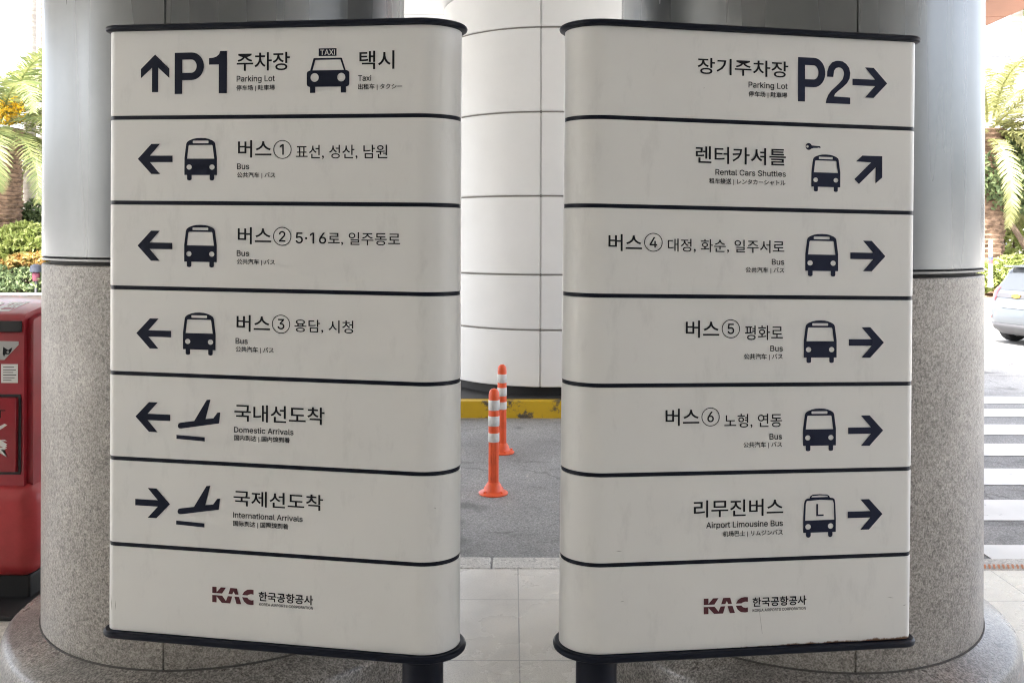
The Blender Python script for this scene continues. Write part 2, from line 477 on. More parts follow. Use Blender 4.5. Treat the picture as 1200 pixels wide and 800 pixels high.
# plain grotesque letters as outlines in thousandths: advance, loops
GLYPHS = {
    ' ': (188, []),
    '0': (453, [[208,-15,244,-15,286,-7,328,15,358,45,390,101,404,149,412,201,408,339,392,401,372,443,330,491,306,507,282,517,244,523,196,523,160,513,126,493,92,459,58,393,40,299,44,173,58,115,76,73,100,39,126,15,168,-7],[212,59,174,75,156,93,138,125,120,197,118,291,130,361,158,419,194,445,214,451,240,449,278,435,298,415,316,383,332,317,336,227,322,145,296,91,258,63]]),
    '1': (453, [[208,-8,280,-8,284,-4,284,512,280,516,192,516,122,466,78,432,78,354,82,350,92,350,204,432,204,-4]]),
    '2': (453, [[60,-8,392,-8,396,-4,396,60,392,64,170,64,334,240,372,296,386,336,386,410,380,430,360,464,314,504,256,522,210,524,158,514,120,494,88,462,68,428,58,388,58,358,62,354,132,354,136,358,138,390,152,420,172,438,214,452,254,448,288,430,306,404,312,358,294,312,264,272,56,52,56,-4]]),
    '3': (453, [[190,-15,248,-15,314,3,368,47,394,93,400,115,400,173,390,209,370,241,350,261,312,285,280,295,240,297,380,455,380,513,376,517,66,517,62,513,62,447,66,443,128,443,272,443,148,303,148,243,152,239,226,239,266,229,300,205,320,161,320,129,302,89,274,69,238,59,194,59,158,71,130,95,114,139,40,139,36,135,44,85,62,51,84,29,128,1]]),
    '4': (453, [[278,-8,346,-8,350,-4,350,96,416,96,420,100,420,166,416,170,350,170,350,322,346,326,278,326,274,322,274,170,122,170,246,380,314,494,318,512,314,516,242,516,236,510,32,164,32,100,36,96,274,96,274,-4]]),
    '5': (453, [[194,-15,238,-15,294,-3,330,17,358,43,380,75,392,105,398,131,398,193,388,235,366,275,336,307,300,329,256,341,206,341,166,331,144,319,158,443,370,443,374,447,374,513,370,517,138,517,92,517,88,513,60,249,72,243,134,239,160,257,192,267,228,269,248,265,280,249,298,231,312,207,320,173,316,131,298,93,276,73,240,59,200,59,166,73,138,103,126,137,56,137,52,133,56,93,80,47,130,5]]),
    '6': (453, [[210,-15,276,-11,332,17,356,39,376,67,394,113,396,189,384,233,368,261,334,295,304,311,266,321,202,319,318,487,330,503,326,517,248,517,240,509,94,291,78,261,60,207,56,133,66,89,86,53,104,31,136,7,160,-5],[214,57,186,65,166,77,152,93,136,129,134,177,148,215,164,235,202,255,236,255,250,255,274,245,300,221,318,179,318,137,306,103,286,77,250,59]]),
    '7': (453, [[94,-8,170,-8,174,-4,398,442,398,512,394,516,138,516,58,516,54,512,54,448,58,444,310,444,310,440,90,8]]),
    '8': (453, [[196,-15,280,-11,338,11,388,59,400,81,408,111,408,159,390,211,354,251,326,265,358,291,384,335,390,367,386,421,368,457,338,489,292,515,254,521,186,521,160,515,128,499,108,485,80,453,66,421,62,393,64,351,74,319,92,293,126,265,98,251,72,225,54,195,44,155,48,91,70,51,108,15,144,-3],[216,57,170,67,140,89,126,117,124,153,138,187,164,211,200,225,236,227,288,211,314,187,328,153,328,125,316,95,292,73,264,61],[218,297,182,307,156,327,144,351,142,389,146,407,168,435,200,449,234,451,260,447,284,435,296,423,308,399,310,361,298,331,286,317,248,299]]),
    '9': (453, [[126,-8,204,-8,212,0,356,214,382,266,396,318,392,400,376,440,356,468,334,490,290,514,242,524,196,522,140,504,118,490,88,460,66,422,56,380,56,324,62,292,74,264,106,224,128,208,170,190,214,186,250,190,122,6],[214,252,178,264,152,288,136,326,134,368,152,416,168,432,204,450,236,450,250,450,280,436,298,418,318,372,318,330,304,294,276,264,240,252]]),
    'A': (480, [[12,-8,90,-8,94,-4,142,134,338,134,386,-4,390,-8,466,-8,470,10,370,278,286,510,280,516,196,516,14,24,8,6],[170,206,168,212,200,298,238,424,256,370,312,206]]),
    'B': (456, [[56,-8,280,-8,308,-4,358,14,402,52,418,82,426,114,422,180,402,222,376,248,340,266,362,278,388,304,400,324,406,354,406,396,398,426,382,458,352,488,324,504,298,512,276,516,56,516,52,512,52,-4],[134,64,132,222,268,222,292,216,320,198,334,182,346,152,342,110,322,84,272,66],[134,292,132,444,248,444,282,438,306,424,324,396,328,364,316,330,302,314,274,298,254,294]]),
    'C': (510, [[246,-15,310,-13,342,-5,376,9,412,33,438,59,462,95,478,139,480,163,476,167,404,167,374,107,344,81,312,67,248,61,206,73,176,91,156,111,138,137,122,175,112,227,112,281,122,333,132,361,158,401,194,429,228,443,250,447,300,445,346,427,366,409,390,377,404,339,476,339,480,343,478,371,454,427,408,479,384,495,338,515,300,523,232,523,178,509,124,477,78,427,48,367,34,303,32,231,42,163,64,105,90,65,144,17,198,-7]]),
    'D': (502, [[56,-8,242,-8,290,-2,356,22,382,40,422,82,448,128,464,178,470,278,464,332,454,368,426,424,400,450,362,484,326,502,276,514,56,516,52,512,52,-4],[134,64,132,444,230,444,274,438,318,420,342,398,362,376,374,352,390,288,386,198,378,168,360,130,332,100,282,74,246,66]]),
    'E': (419, [[56,-8,378,-8,382,-4,382,60,378,64,132,64,132,220,358,220,362,224,362,290,358,294,138,294,132,294,132,444,376,444,380,448,380,512,376,516,56,516,52,512,52,-4]]),
    'I': (185, [[56,-8,128,-8,132,-4,132,512,128,516,56,516,52,512,52,-4]]),
    'K': (467, [[56,-8,128,-8,132,-4,132,164,196,230,368,-8,452,-8,456,-4,450,16,254,286,370,412,454,502,454,512,450,516,358,516,132,268,132,512,128,516,56,516,52,512,52,-4]]),
    'L': (393, [[56,-8,364,-8,368,-4,368,60,364,64,132,64,132,284,132,512,128,516,56,516,52,512,52,-4]]),
    'N': (523, [[56,-8,128,-8,132,-4,130,392,190,290,378,-4,382,-8,466,-8,470,-4,468,514,394,516,390,512,392,120,146,512,142,516,56,516,52,512,52,-4]]),
    'O': (533, [[246,-15,288,-15,336,-7,390,17,410,31,440,61,470,105,488,149,500,211,500,297,494,337,480,381,456,427,410,477,388,493,332,517,286,523,232,523,202,517,146,493,124,477,78,427,60,395,40,337,32,277,32,231,40,171,48,141,76,85,94,61,144,17,198,-7],[250,61,206,73,188,83,156,111,140,133,116,197,112,281,116,311,132,361,168,411,186,425,228,443,284,447,344,427,390,381,408,345,418,309,422,227,404,155,388,125,362,95,346,83,302,65]]),
    'P': (445, [[56,-8,128,-8,132,-4,132,178,268,178,294,182,352,208,396,256,412,296,416,374,400,432,368,472,350,488,316,506,266,516,56,516,52,512,52,-4],[134,250,132,444,264,442,296,430,308,418,324,402,334,376,336,330,320,286,306,272,282,258,248,250]]),
    'R': (449, [[56,-8,128,-8,132,-4,132,190,242,190,344,-4,348,-8,432,-8,436,6,326,204,360,222,382,246,396,262,414,306,416,384,408,418,394,446,362,482,332,500,286,514,56,516,52,512,52,-4],[134,262,132,444,264,442,292,434,310,420,324,406,332,388,336,336,326,302,306,280,256,264]]),
    'S': (447, [[192,-17,282,-13,346,11,396,61,410,89,416,115,416,159,410,189,392,219,366,245,316,273,172,315,142,333,126,355,124,389,136,415,172,441,214,451,266,445,300,429,316,413,332,369,404,369,408,373,408,401,396,437,358,483,320,507,272,521,238,523,172,519,118,499,88,477,66,453,44,397,44,355,50,325,68,295,90,273,152,239,294,197,314,185,332,165,338,131,320,93,296,73,238,57,188,61,144,79,122,103,108,145,34,145,30,141,32,111,44,75,60,49,88,21,142,-7]]),
    'T': (449, [[188,-8,260,-8,264,-4,264,444,420,444,424,448,424,512,420,516,260,516,28,516,24,512,24,448,28,444,184,444,184,-4]]),
    'X': (474, [[14,-8,96,-8,188,120,236,198,290,114,378,-8,460,-8,464,-4,464,6,456,18,286,262,450,498,452,512,448,516,368,516,260,362,240,324,236,324,214,364,110,516,26,516,22,512,22,502,190,260,10,6]]),
    'a': (389, [[138,-17,180,-17,222,-7,246,7,266,29,268,-5,272,-9,340,-9,344,-5,344,281,338,309,324,337,296,365,272,379,230,391,160,391,114,379,72,353,46,321,36,305,34,287,40,281,90,267,104,267,114,285,140,309,188,323,220,321,240,313,256,299,264,283,268,253,260,241,148,225,88,209,52,187,30,157,22,127,22,85,36,45,48,27,76,3],[164,53,124,63,108,77,100,95,102,121,112,137,136,151,214,165,268,175,268,131,262,109,250,87,226,67,194,55]]),
    'c': (396, [[178,-16,246,-14,266,-10,304,8,346,46,364,76,370,106,364,112,300,124,282,88,248,62,202,54,162,64,136,86,122,106,106,154,104,202,116,256,130,282,150,304,194,322,244,316,266,304,284,282,298,254,366,268,370,272,366,296,340,338,314,362,276,382,238,392,178,392,134,380,92,354,60,318,38,274,28,226,26,168,42,92,60,58,92,22,130,-2]]),
    'e': (404, [[180,-16,254,-14,306,4,352,44,370,76,372,96,336,108,302,112,288,88,256,62,220,54,188,56,154,68,126,94,110,130,106,160,374,160,378,164,378,222,370,274,352,316,314,358,272,382,232,392,166,390,114,370,72,334,46,294,30,246,26,154,36,108,60,58,92,22,136,-4],[108,228,110,252,124,280,142,300,168,316,194,322,228,320,258,308,270,294,292,262,300,228]]),
    'g': (425, [[182,-159,234,-159,296,-145,330,-125,352,-103,370,-75,380,-35,380,383,376,387,308,387,304,383,304,341,270,375,232,391,164,391,130,381,106,369,68,333,56,317,34,265,26,225,30,131,46,85,66,55,92,29,148,1,222,-3,268,13,302,45,302,-27,296,-45,274,-71,256,-81,226,-89,168,-85,134,-67,106,-33,96,-33,44,-63,44,-77,56,-97,90,-129,130,-149],[194,67,158,77,126,107,106,159,104,209,116,259,136,293,162,313,188,321,214,321,254,309,282,281,302,227,304,171,292,123,262,83,228,69]]),
    'h': (410, [[49,-8,117,-8,121,-4,121,240,133,280,145,296,173,314,195,320,229,320,253,310,271,294,285,264,287,-4,291,-8,361,-8,365,-4,365,240,361,292,345,334,315,368,287,384,249,392,183,388,149,372,121,344,121,512,117,516,49,516,45,512,45,-4]]),
    'i': (167, [[49,-8,117,-8,121,-4,121,382,117,386,49,386,45,382,45,-4],[79,434,111,440,133,466,133,500,127,512,111,526,87,532,59,528,39,510,33,496,33,470,39,456,55,440]]),
    'k': (381, [[49,-8,117,-8,121,-4,121,136,151,164,159,160,289,-8,375,-8,379,-4,377,10,213,214,351,358,367,372,363,386,279,386,121,226,121,512,117,516,49,516,45,512,45,-4]]),
    'l': (189, [[115,-10,167,-10,189,-2,179,58,175,62,141,60,129,64,121,90,119,514,49,516,45,512,45,60,49,42,63,18,81,2]]),
    'm': (610, [[49,-8,117,-8,121,-4,121,250,139,296,153,308,187,322,211,322,239,312,253,300,265,274,265,-4,269,-8,339,-8,343,-4,343,256,351,284,365,304,397,320,429,322,451,316,469,306,483,284,487,268,487,64,487,-4,491,-8,561,-8,565,-4,565,280,549,334,513,374,471,392,403,392,355,372,317,332,309,350,289,372,263,388,243,394,197,394,171,386,139,366,121,344,119,382,115,386,49,386,45,382,45,-4]]),
    'n': (410, [[49,-8,117,-8,121,-4,121,240,133,280,151,302,173,314,195,320,241,316,259,306,281,276,287,256,287,-4,291,-8,361,-8,365,-4,365,112,363,282,345,334,315,368,271,388,203,392,159,378,119,342,119,382,115,386,49,386,45,382,45,-4]]),
    'o': (415, [[178,-16,256,-12,280,-4,318,18,362,70,378,104,388,148,386,240,378,272,356,316,302,370,236,392,178,392,152,386,114,370,92,354,54,308,36,268,28,226,26,168,32,124,42,92,60,58,92,22,114,6],[204,54,162,64,130,94,116,118,106,154,104,202,116,256,136,290,162,312,194,322,210,322,256,310,286,282,306,234,310,164,298,116,280,86,254,64]]),
    'p': (424, [[49,-151,117,-151,121,-147,121,37,147,9,177,-9,201,-15,261,-15,295,-5,323,11,357,43,369,61,387,101,395,135,397,229,379,297,347,343,319,369,261,391,179,387,145,367,121,337,119,383,115,387,49,387,45,383,45,-147],[209,55,189,59,167,71,139,103,123,153,121,213,139,275,165,305,203,321,231,321,265,311,295,285,315,237,319,165,309,121,287,83,257,61]]),
    'r': (259, [[49,-8,117,-8,121,-4,121,246,135,284,159,306,199,318,233,314,251,318,251,388,247,392,213,392,189,392,163,384,137,368,121,348,119,382,115,386,49,386,45,382,45,-4]]),
    's': (365, [[158,-16,228,-14,270,0,296,16,314,34,326,50,338,82,336,140,326,162,306,184,272,206,150,238,130,248,120,260,118,288,126,302,138,312,170,324,200,324,232,314,250,296,264,270,316,278,332,286,320,326,290,362,246,386,196,392,146,390,96,372,56,336,40,300,44,232,76,192,120,168,232,140,244,134,258,116,260,96,252,80,232,64,200,54,164,54,126,68,112,82,98,114,36,104,28,98,36,58,70,16,108,-6]]),
    't': (227, [[140,-12,214,-8,220,-2,220,16,212,54,206,62,162,58,144,64,136,78,134,318,208,318,212,322,212,382,208,386,134,386,134,452,134,474,130,478,60,478,56,474,56,386,2,386,-2,382,-2,322,2,318,56,318,58,66,72,30,90,10,118,-6]]),
    'u': (410, [[159,-13,227,-9,263,9,287,35,289,-5,293,-9,361,-9,365,-5,365,383,361,387,291,387,287,383,287,133,281,111,267,87,245,69,215,59,167,63,139,85,125,113,121,147,121,383,117,387,49,387,45,383,45,111,53,71,69,39,97,11,125,-5]]),
    'v': (389, [[159,-8,231,-8,235,-4,379,372,375,386,301,386,295,380,203,120,193,94,181,140,93,382,89,386,13,386,9,382,15,356,149,8]]),
    'x': (379, [[17,-8,95,-8,167,96,187,136,191,136,213,94,283,-8,361,-8,365,-4,365,6,355,22,235,190,357,372,359,382,355,386,277,386,189,252,163,300,105,386,27,386,23,382,23,370,123,228,143,192,13,6]]),
    '·': (196, [[84,188,112,188,126,194,146,214,152,230,152,254,144,272,126,290,112,294,80,294,68,288,50,270,44,256,44,228,50,214,70,194]]),
}
CAP = 509.0

def lettering(txt, weight=0.0):
    """a run of signs; Latin from the outlines above, the rest from the built-in font"""
    runs = []
    for ch in txt:
        lat = ch in GLYPHS and (ch != ' ' or not runs or runs[-1][0])
        if runs and runs[-1][0] == lat:
            runs[-1][1] += ch
        else:
            runs.append([lat, ch])
    V, F, x = [], [], 0.0
    for lat, s in runs:
        if lat:
            loops, k = [], .76 / CAP
            for ch in s:
                adv, ls = GLYPHS[ch]
                for l in ls:
                    loops.append([(x + l[i] * k, l[i + 1] * k) for i in range(0, len(l), 2)])
                x += adv * k
            v, f = filled(loops)
        else:
            cu = bpy.data.curves.new('tmp', 'FONT')
            cu.body = s
            cu.offset = weight
            cu.resolution_u = 3
            v, f = curve_mesh(cu)
            x0 = x
            v = [(px + x0, py) for px, py in v]
            x = max(p[0] for p in v) + .06
        V, F = join2((V, F), (v, f))
    return V, F

def fit(vf, box4):
    """scale a 2D shape so that its bounds fill (x0, x1, z0, z1)"""
    v, f = vf
    xs = [p[0] for p in v]; ys = [p[1] for p in v]
    a, b, c, d = min(xs), max(xs), min(ys), max(ys)
    x0, x1, z0, z1 = box4
    return [(x0 + (x - a) / (b - a) * (x1 - x0), z0 + (y - c) / (d - c) * (z1 - z0)) for x, y in v], f

def join2(*vfs):
    V, F = [], []
    for v, f in vfs:
        k = len(V)
        V += list(v); F += [tuple(i + k for i in q) for q in f]
    return V, F

def ell(cx, cy, rx, ry, n=28, a0=0.0, a1=2 * math.pi):
    full = abs(a1 - a0 - 2 * math.pi) < 1e-6
    return [(cx + rx * math.cos(a0 + (a1 - a0) * i / (n if full else n - 1)), cy + ry * math.sin(a0 + (a1 - a0) * i / (n if full else n - 1))) for i in range(n)]

def flip(pts):
    return [(x, -y) for x, y in pts]

# ------------------------------------------------------------------ ground, road, pavement
ROAD_Z = -0.15
KY = 4.73                                   # kerb line
bm = bmesh.new()
S = 900
vs_ = [bm.verts.new(p) for p in ((-S, -S, ROAD_Z), (S, -S, ROAD_Z), (S, S, ROAD_Z), (-S, S, ROAD_Z))]
bm.faces.new(vs_)
struct(obj('road', bm, M['asphalt']))
bm = bmesh.new()
box(bm, (0, -8 + (KY - .18) / 2 - .0, -.09), (60, KY - .18 + 16 - .004, .18))
struct(obj('pavement', bm, M['paving']))
bm = bmesh.new()
x = -30.1
while x < 30:
    box(bm, (x + .5, KY - .09, -.095), (.994, .176, .19), .012, 2)
    x += 1.0
struct(obj('kerb', bm, M['kerb']))
# zebra crossing and lane line
bm = bmesh.new()
for y0, y1 in ((9.97, 10.42), (9.23, 9.67), (8.38, 8.85), (7.57, 8.02), (6.67, 7.15), (5.83, 6.29), (4.86, 5.36)):
    q = [bm.verts.new(p) for p in ((2.75, y0, ROAD_Z + .004), (9.6, y0, ROAD_Z + .004), (9.6, y1, ROAD_Z + .004), (2.75, y1, ROAD_Z + .004))]
    bm.faces.new(q)
struct(obj('zebra_crossing', bm, M['white_paint']))
bm = bmesh.new()
for y0, y1, xa, xb in ((13.55, 13.85, 3.5, 60), (11.0, 11.35, -60, -6)):
    q = [bm.verts.new(p) for p in ((xa, y0, ROAD_Z + .004), (xb, y0, ROAD_Z + .004), (xb, y1, ROAD_Z + .004), (xa, y1, ROAD_Z + .004))]
    bm.faces.new(q)
struct(obj('lane_line', bm, M['white_paint']))

# roof over the drop-off, above the frame: what keeps the pavement in shade
can = thing('canopy', 'low canopy roof with white soffit panels and peach edge over the drop-off', 'canopy', (0, 0, 0))
bm = bmesh.new()
box(bm, (.40, 6.6, 4.66), (11.0, 10.8, .60), .02)
box(bm, (-8.35, 5.2, 4.66), (6.49, 8.0, .596), .02)  # unseen left wing, added to darken reflections in the left pillar
obj('roof_slab', bm, M['concrete'], can)
bm = bmesh.new()
for i in range(5):
    for j in range(8):
        box(bm, (-4.17 + i * 1.845, 1.9 + j * 1.345, 4.34), (1.83, 1.33, .034), .004, 1)
obj('white_soffit', bm, M['white_clad'], can)
bm = bmesh.new()
for j in range(8):
    box(bm, (4.98, 1.9 + j * 1.345, 4.34), (1.80, 1.33, .036), .004, 1)
obj('peach_soffit', bm, M['terracotta'], can)

# unseen arrivals hall front, added behind the viewer to block light from there
t = thing('unseen_hall_front', 'unseen glazed hall front added behind the viewer to block light', 'building', (-1.5, -6.0, 0))
bm = bmesh.new(); box(bm, (0, -3, 4.5), (44, 5.6, 9)); obj('wall', bm, M['concrete'], t)
bm = bmesh.new(); box(bm, (0, 3.55, 4.66), (18, 7.09, .58), .02); obj('added_shade_roof', bm, M['concrete'], t)  # unseen roof added to cut sky and sun behind the viewer
for k in range(14):
    bm = bmesh.new(); box(bm, (-20.8 + k * 3.2, -.17, 1.75), (3.0, .05, 3.3)); obj('window', bm, M['glass'], t)

# ------------------------------------------------------------------ pillars
def seam_angles(seams, n=72, half=.0045):
    angs = [(a, False) for a in circ(n)]
    out = []
    for a, _ in angs:
        if all(abs((a - s + math.pi) % (2 * math.pi) - math.pi) > half * 2.4 for s in seams):
            out.append((a % (2 * math.pi), False))
    for s in seams:
        for d, gr in ((-half, False), (-half * .8, True), (half * .8, True), (half, False)):
            out.append(((s + d) % (2 * math.pi), gr))
    out.sort()
    return [a for a, _ in out], [b for _, b in out]

def view_angle(cx, cy, rad, px):
    """angle on a round shaft where its seam shows"""
    u = (px - 600) / 1050.0
    d = Vector((u, 1)).normalized()
    b = d.dot(Vector((cx, cy)))
    t = b - math.sqrt(b * b - (cx * cx + cy * cy - rad * rad))
    p = d * t
    return math.atan2(p.y - cy, p.x - cx)

def pillar(label, cx, cy, rad, joint, seam_px, plinth_r):
    t = thing('pillar', label, 'pillar', (cx, cy, 0), 0, 'twin round pillars behind the signs')
    s0 = view_angle(cx, cy, rad, seam_px)
    seams = [s0, s0 + R(120), s0 + R(240)]
    half = .0035 / rad
    angs, gr = seam_angles(seams, 96, half)
    groove = lambda i, r: r - (.007 if gr[i] else 0)
    bm = bmesh.new()
    lathe(bm, [(rad, .24), (rad, joint - .004), (rad - .003, joint)], angs, groove)
    obj('granite_base', bm, M['granite'], t, True)
    bm = bmesh.new()
    lathe(bm, [(rad - .03, joint - .01), (rad - .03, joint + .03)], circ(72))
    obj('recessed_joint', bm, M['gap'], t, True)
    bm = bmesh.new()
    lathe(bm, [(rad - .004, joint + .0125), (rad, joint + .0145), (rad, joint + .022), (rad - .006, joint + .0235)], circ(96))
    obj('steel_trim', bm, M['steel'], t, True)
    bm = bmesh.new()
    lathe(bm, [(rad - .004, joint + .026), (rad, joint + .03), (rad, 4.32)], angs, groove)
    obj('metal_cladding', bm, M['cladding'], t, True)
    bm = bmesh.new()
    pr = plinth_r
    prof = [(pr + .012, -.15), (pr + .006, .12), (pr, .175), (pr - .008, .193), (pr - .022, .206), (pr - .04, .213), (rad + .035, .232), (rad + .012, .24), (rad - .02, .252)]
    angs2, gr2 = seam_angles(seams, 96, half)
    lathe(bm, prof, angs2, lambda i, r: r - (.005 if gr2[i] else 0))
    obj('plinth', bm, M['plinth'], t, True)
    bm = bmesh.new()
    lathe(bm, [(rad + .005, .236), (rad + .0045, .247), (rad - .01, .249)], circ(96))
    obj('joint_sealant', bm, M['sealant'], t, True)
    return t
pillar('round metal and granite pillar behind the P1 sign, beside the red post box', -1.140, 3.660, .692, 1.580, 193, .826)
pillar('round metal and granite pillar behind the P2 sign, beside the zebra crossing', 1.145, 3.659, .695, 1.548, 1004, .820)

# pale panelled column on the traffic island
CX, CY, CR = .40, 10.5, 1.2
t = thing('round_column', 'thick pale column clad in curved panels, rising from yellow kerb', 'column', (CX, CY, 0))
s0 = view_angle(CX, CY, CR, 633.5)
seams = [s0, s0 + R(90), s0 + R(180), s0 + R(270)]
levels = [0.13, .72, 1.295, 2.115, 2.99, 3.87, 4.32]
angs, gr = seam_angles(seams, 96, .0085)
for k in range(len(levels) - 1):
    bm = bmesh.new()
    a, b = levels[k] + .009, levels[k + 1] - .009
    if k == 0:
        a = .13
    lathe(bm, [(CR - .008, a), (CR, a + .008), (CR, b - .008), (CR - .008, b)], angs, lambda i, r: r - (.018 if gr[i] else 0))
    obj('curved_panel', bm, M['white_clad'], t, True)
bm = bmesh.new()
lathe(bm, [(CR - .02, .145), (CR - .02, 4.32)], circ(72))
obj('core', bm, M['seam'], t, True)
bm = bmesh.new()
lathe(bm, [(CR - .1, -.1), (CR - .1, .129)], circ(48))
obj('dark_footing', bm, M['black'], t, True)
# worn yellow island kerb round its foot
bm = bmesh.new()
pts = []
for (sx, sy, a0) in ((1, -1, -90), (1, 1, 0), (-1, 1, 90), (-1, -1, 180)):
    for i in range(9):
        a = R(a0 + i * 11.25)
        pts.append((sx * 1.25 + .42 * math.cos(a), sy * .98 + .42 * math.sin(a)))
prism(bm, pts, ROAD_Z - .02, ROAD_Z + .172)
top = [e for e in bm.edges if all(v.co.z > 0 for v in e.verts)]
inner = [(x * .925, y * .915) for x, y in pts]
bmesh.ops.bevel(bm, geom=top, offset=.03, segments=3, affect='EDGES')
o = obj('island_kerb', bm, M['yellow'], None, True)
o.location = (CX, CY, 0)
bm = bmesh.new()
prism(bm, inner, ROAD_Z + .10, ROAD_Z + .176)
obj('infill', bm, M['gap'], o)
tag(o, 'scuffed yellow painted island kerb around the pale column', 'kerb')

# ------------------------------------------------------------------ wayfinding signs
def icon_bus():
    X = lambda x: (x - 668) / 412
    Z = lambda y: (615 - y) / 540
    P = lambda pts: [(X(a), Z(b)) for a, b in pts]
    outer = P([(668, 545), (668, 330), (690, 150), (700, 128), (725, 108), (775, 88), (820, 78), (875, 75), (930, 78), (975, 88), (1022, 108), (1048, 128), (1057, 150), (1080, 330), (1080, 545),
               (1045, 545), (1045, 595), (1040, 608), (1017, 615), (993, 608), (988, 595), (988, 545), (760, 545), (760, 595), (755, 608), (731, 615), (707, 608), (702, 595), (702, 545)])
    slot = P([(778, 110), (968, 110), (972, 116), (972, 137), (968, 143), (778, 143), (773, 137), (773, 116)])
    win = P([(702, 338), (720, 176), (728, 165), (1016, 165), (1024, 176), (1045, 338)])
    lamps = [ell(X(728), Z(445), 33 / 412, 33 / 540), ell(X(1017), Z(445), 33 / 412, 33 / 540)]
    return filled([outer, slot, win] + lamps)

def icon_limo():
    P = lambda pts: [(a, -b) for a, b in pts]
    outer = P([(130, 603), (130, 430), (140, 250), (150, 215), (170, 197), (205, 192), (213, 168), (238, 151), (325, 145), (415, 151), (440, 166), (450, 190), (490, 196), (508, 213), (515, 260), (522, 430), (522, 603),
               (482, 603), (482, 640), (474, 656), (455, 664), (436, 656), (428, 640), (428, 603), (220, 603), (220, 640), (212, 656), (191, 664), (171, 656), (163, 640), (163, 603)])
    rack = P([(226, 182), (236, 165), (325, 159), (418, 164), (428, 180)])
    win = P([(153, 458), (160, 260), (172, 224), (325, 213), (484, 222), (497, 260), (503, 455)])
    L = P([(285, 262), (308, 262), (308, 388), (375, 388), (375, 408), (285, 408)])
    return filled([outer, rack, win, ell(188, -533, 33, 33), ell(459, -531, 33, 33), L])

def icon_taxi():
    P = lambda pts: [(a, -b) for a, b in pts]
    outer = P([(85, 330), (93, 312), (115, 303), (122, 300), (157, 172), (165, 168), (455, 168), (464, 173), (503, 300), (515, 303), (535, 312), (543, 330), (543, 450), (536, 468), (515, 478), (508, 478), (508, 543), (452, 543), (452, 478), (178, 478), (178, 543), (120, 543), (120, 478), (112, 478), (92, 468), (85, 450)])
    win = P([(147, 300), (178, 188), (447, 188), (484, 300)])
    sgn = P([(213, 65), (405, 65), (405, 148), (213, 148)])
    tv, tf = fit(lettering('TAXI', .02), (232, 388, -137, -80))
    v, f = filled([outer, win, ell(170, -377, 44, 47), ell(457, -377, 43, 46), sgn])
    return (v, f), (tv, tf)

def icon_plane():
    P = lambda pts: [(a, -b) for a, b in pts]
    body = P([(562, 412), (564, 432), (578, 446), (605, 447), (1070, 364), (1085, 230), (1050, 234), (1000, 305), (905, 318), (965, 80), (918, 86), (765, 347), (595, 376), (572, 386)])
    bar = P([(545, 527), (895, 540), (895, 590), (545, 575)])
    return filled([body, bar])

ARROW = [(0, .5), (.39, 1), (.64, 1), (.35, .607), (1, .607), (1, .393), (.35, .393), (.64, 0), (.39, 0)]
def icon_arrow(kind):
    if kind == 'arrow_left':
        return filled([ARROW])
    if kind == 'arrow_right':
        return filled([[(1 - x, y) for x, y in ARROW]])
    if kind == 'arrow_up':
        return filled([[(.505, 1), (1, .62), (1, .37), (.613, .65), (.613, 0), (.397, 0), (.397, .65), (.01, .37), (.01, .62)]])
    return filled([[(.284, 1), (.06, .786), (.6, .77), (0, .165), (.164, 0), (.762, .6), (.755, .03), (1, .25), (1, 1)]])

def icon_key():
    return filled([[(222, -112), (318, -118), (327, -128), (324, -140), (300, -136), (285, -140), (238, -142), (220, -150)] + ell(182, -126, 38, 41, 22, -.62, -2 * math.pi + .38), ell(167, -126, 14, 15, 14)])

def big_p(x0, x1, y0, y1):
    k = (x1 - x0) / 340; h = (y1 - y0) / 495
    X = lambda x: x0 + (x - 492) * k
    Y = lambda y: -(y0 + (y - 108) * h)
    out = [(X(492), Y(108))] + [(X(690 + 142 * math.sin(R(a))), Y(273 - 165 * math.cos(R(a)))) for a in range(0, 181, 12)] + [(X(580), Y(438)), (X(580), Y(603)), (X(492), Y(603))]
    inn = [(X(580), Y(193))] + [(X(685 + 62 * math.sin(R(a))), Y(272 - 79 * math.cos(R(a)))) for a in range(0, 181, 12)] + [(X(580), Y(351))]
    return [out, inn]

def icon_big(txt):
    if txt == 'P1':
        one = [(1018, 98), (1007, 135), (975, 163), (935, 177), (890, 180), (890, 258), (1003, 258), (1003, 600), (1097, 600), (1097, 98)]
        return filled(big_p(492, 832, 108, 603) + [flip(one)])
    two = [(415, 608), (425, 560), (445, 510), (480, 460), (530, 412), (580, 362), (615, 318), (628, 270), (628, 240), (615, 207), (592, 190), (567, 185), (535, 195), (513, 225), (503, 300), (430, 300), (432, 240), (450, 180), (490, 130), (535, 111), (567, 108),
           (612, 113), (655, 140), (690, 185), (703, 245), (695, 310), (665, 365), (615, 415), (560, 460), (525, 495), (512, 525), (703, 531), (703, 608)]
    return filled(big_p(92, 410, 88, 600) + [flip(two)])

def icon_kac():
    L = [[(0, 0), (45, 0), (45, 50), (90, 0), (142, 0), (102, 58), (0, 58)],
         [(0, 145), (0, 78), (104, 78), (142, 125), (163, 78), (207, 78), (187, 145), (100, 145), (45, 88), (45, 145)], [(187, 0), (256, 0), (272, 58), (236, 58), (222, 30), (208, 58), (168, 58)], [(230, 78), (278, 78), (302, 145), (252, 145)],
         [(310, 58), (330, 26), (362, 5), (400, 0), (428, 3), (428, 46), (402, 43), (377, 50), (364, 58)], [(310, 78), (364, 78), (380, 95), (405, 102), (428, 98), (428, 142), (400, 145), (360, 140), (328, 115)]]
    return filled([flip(p) for p in L])

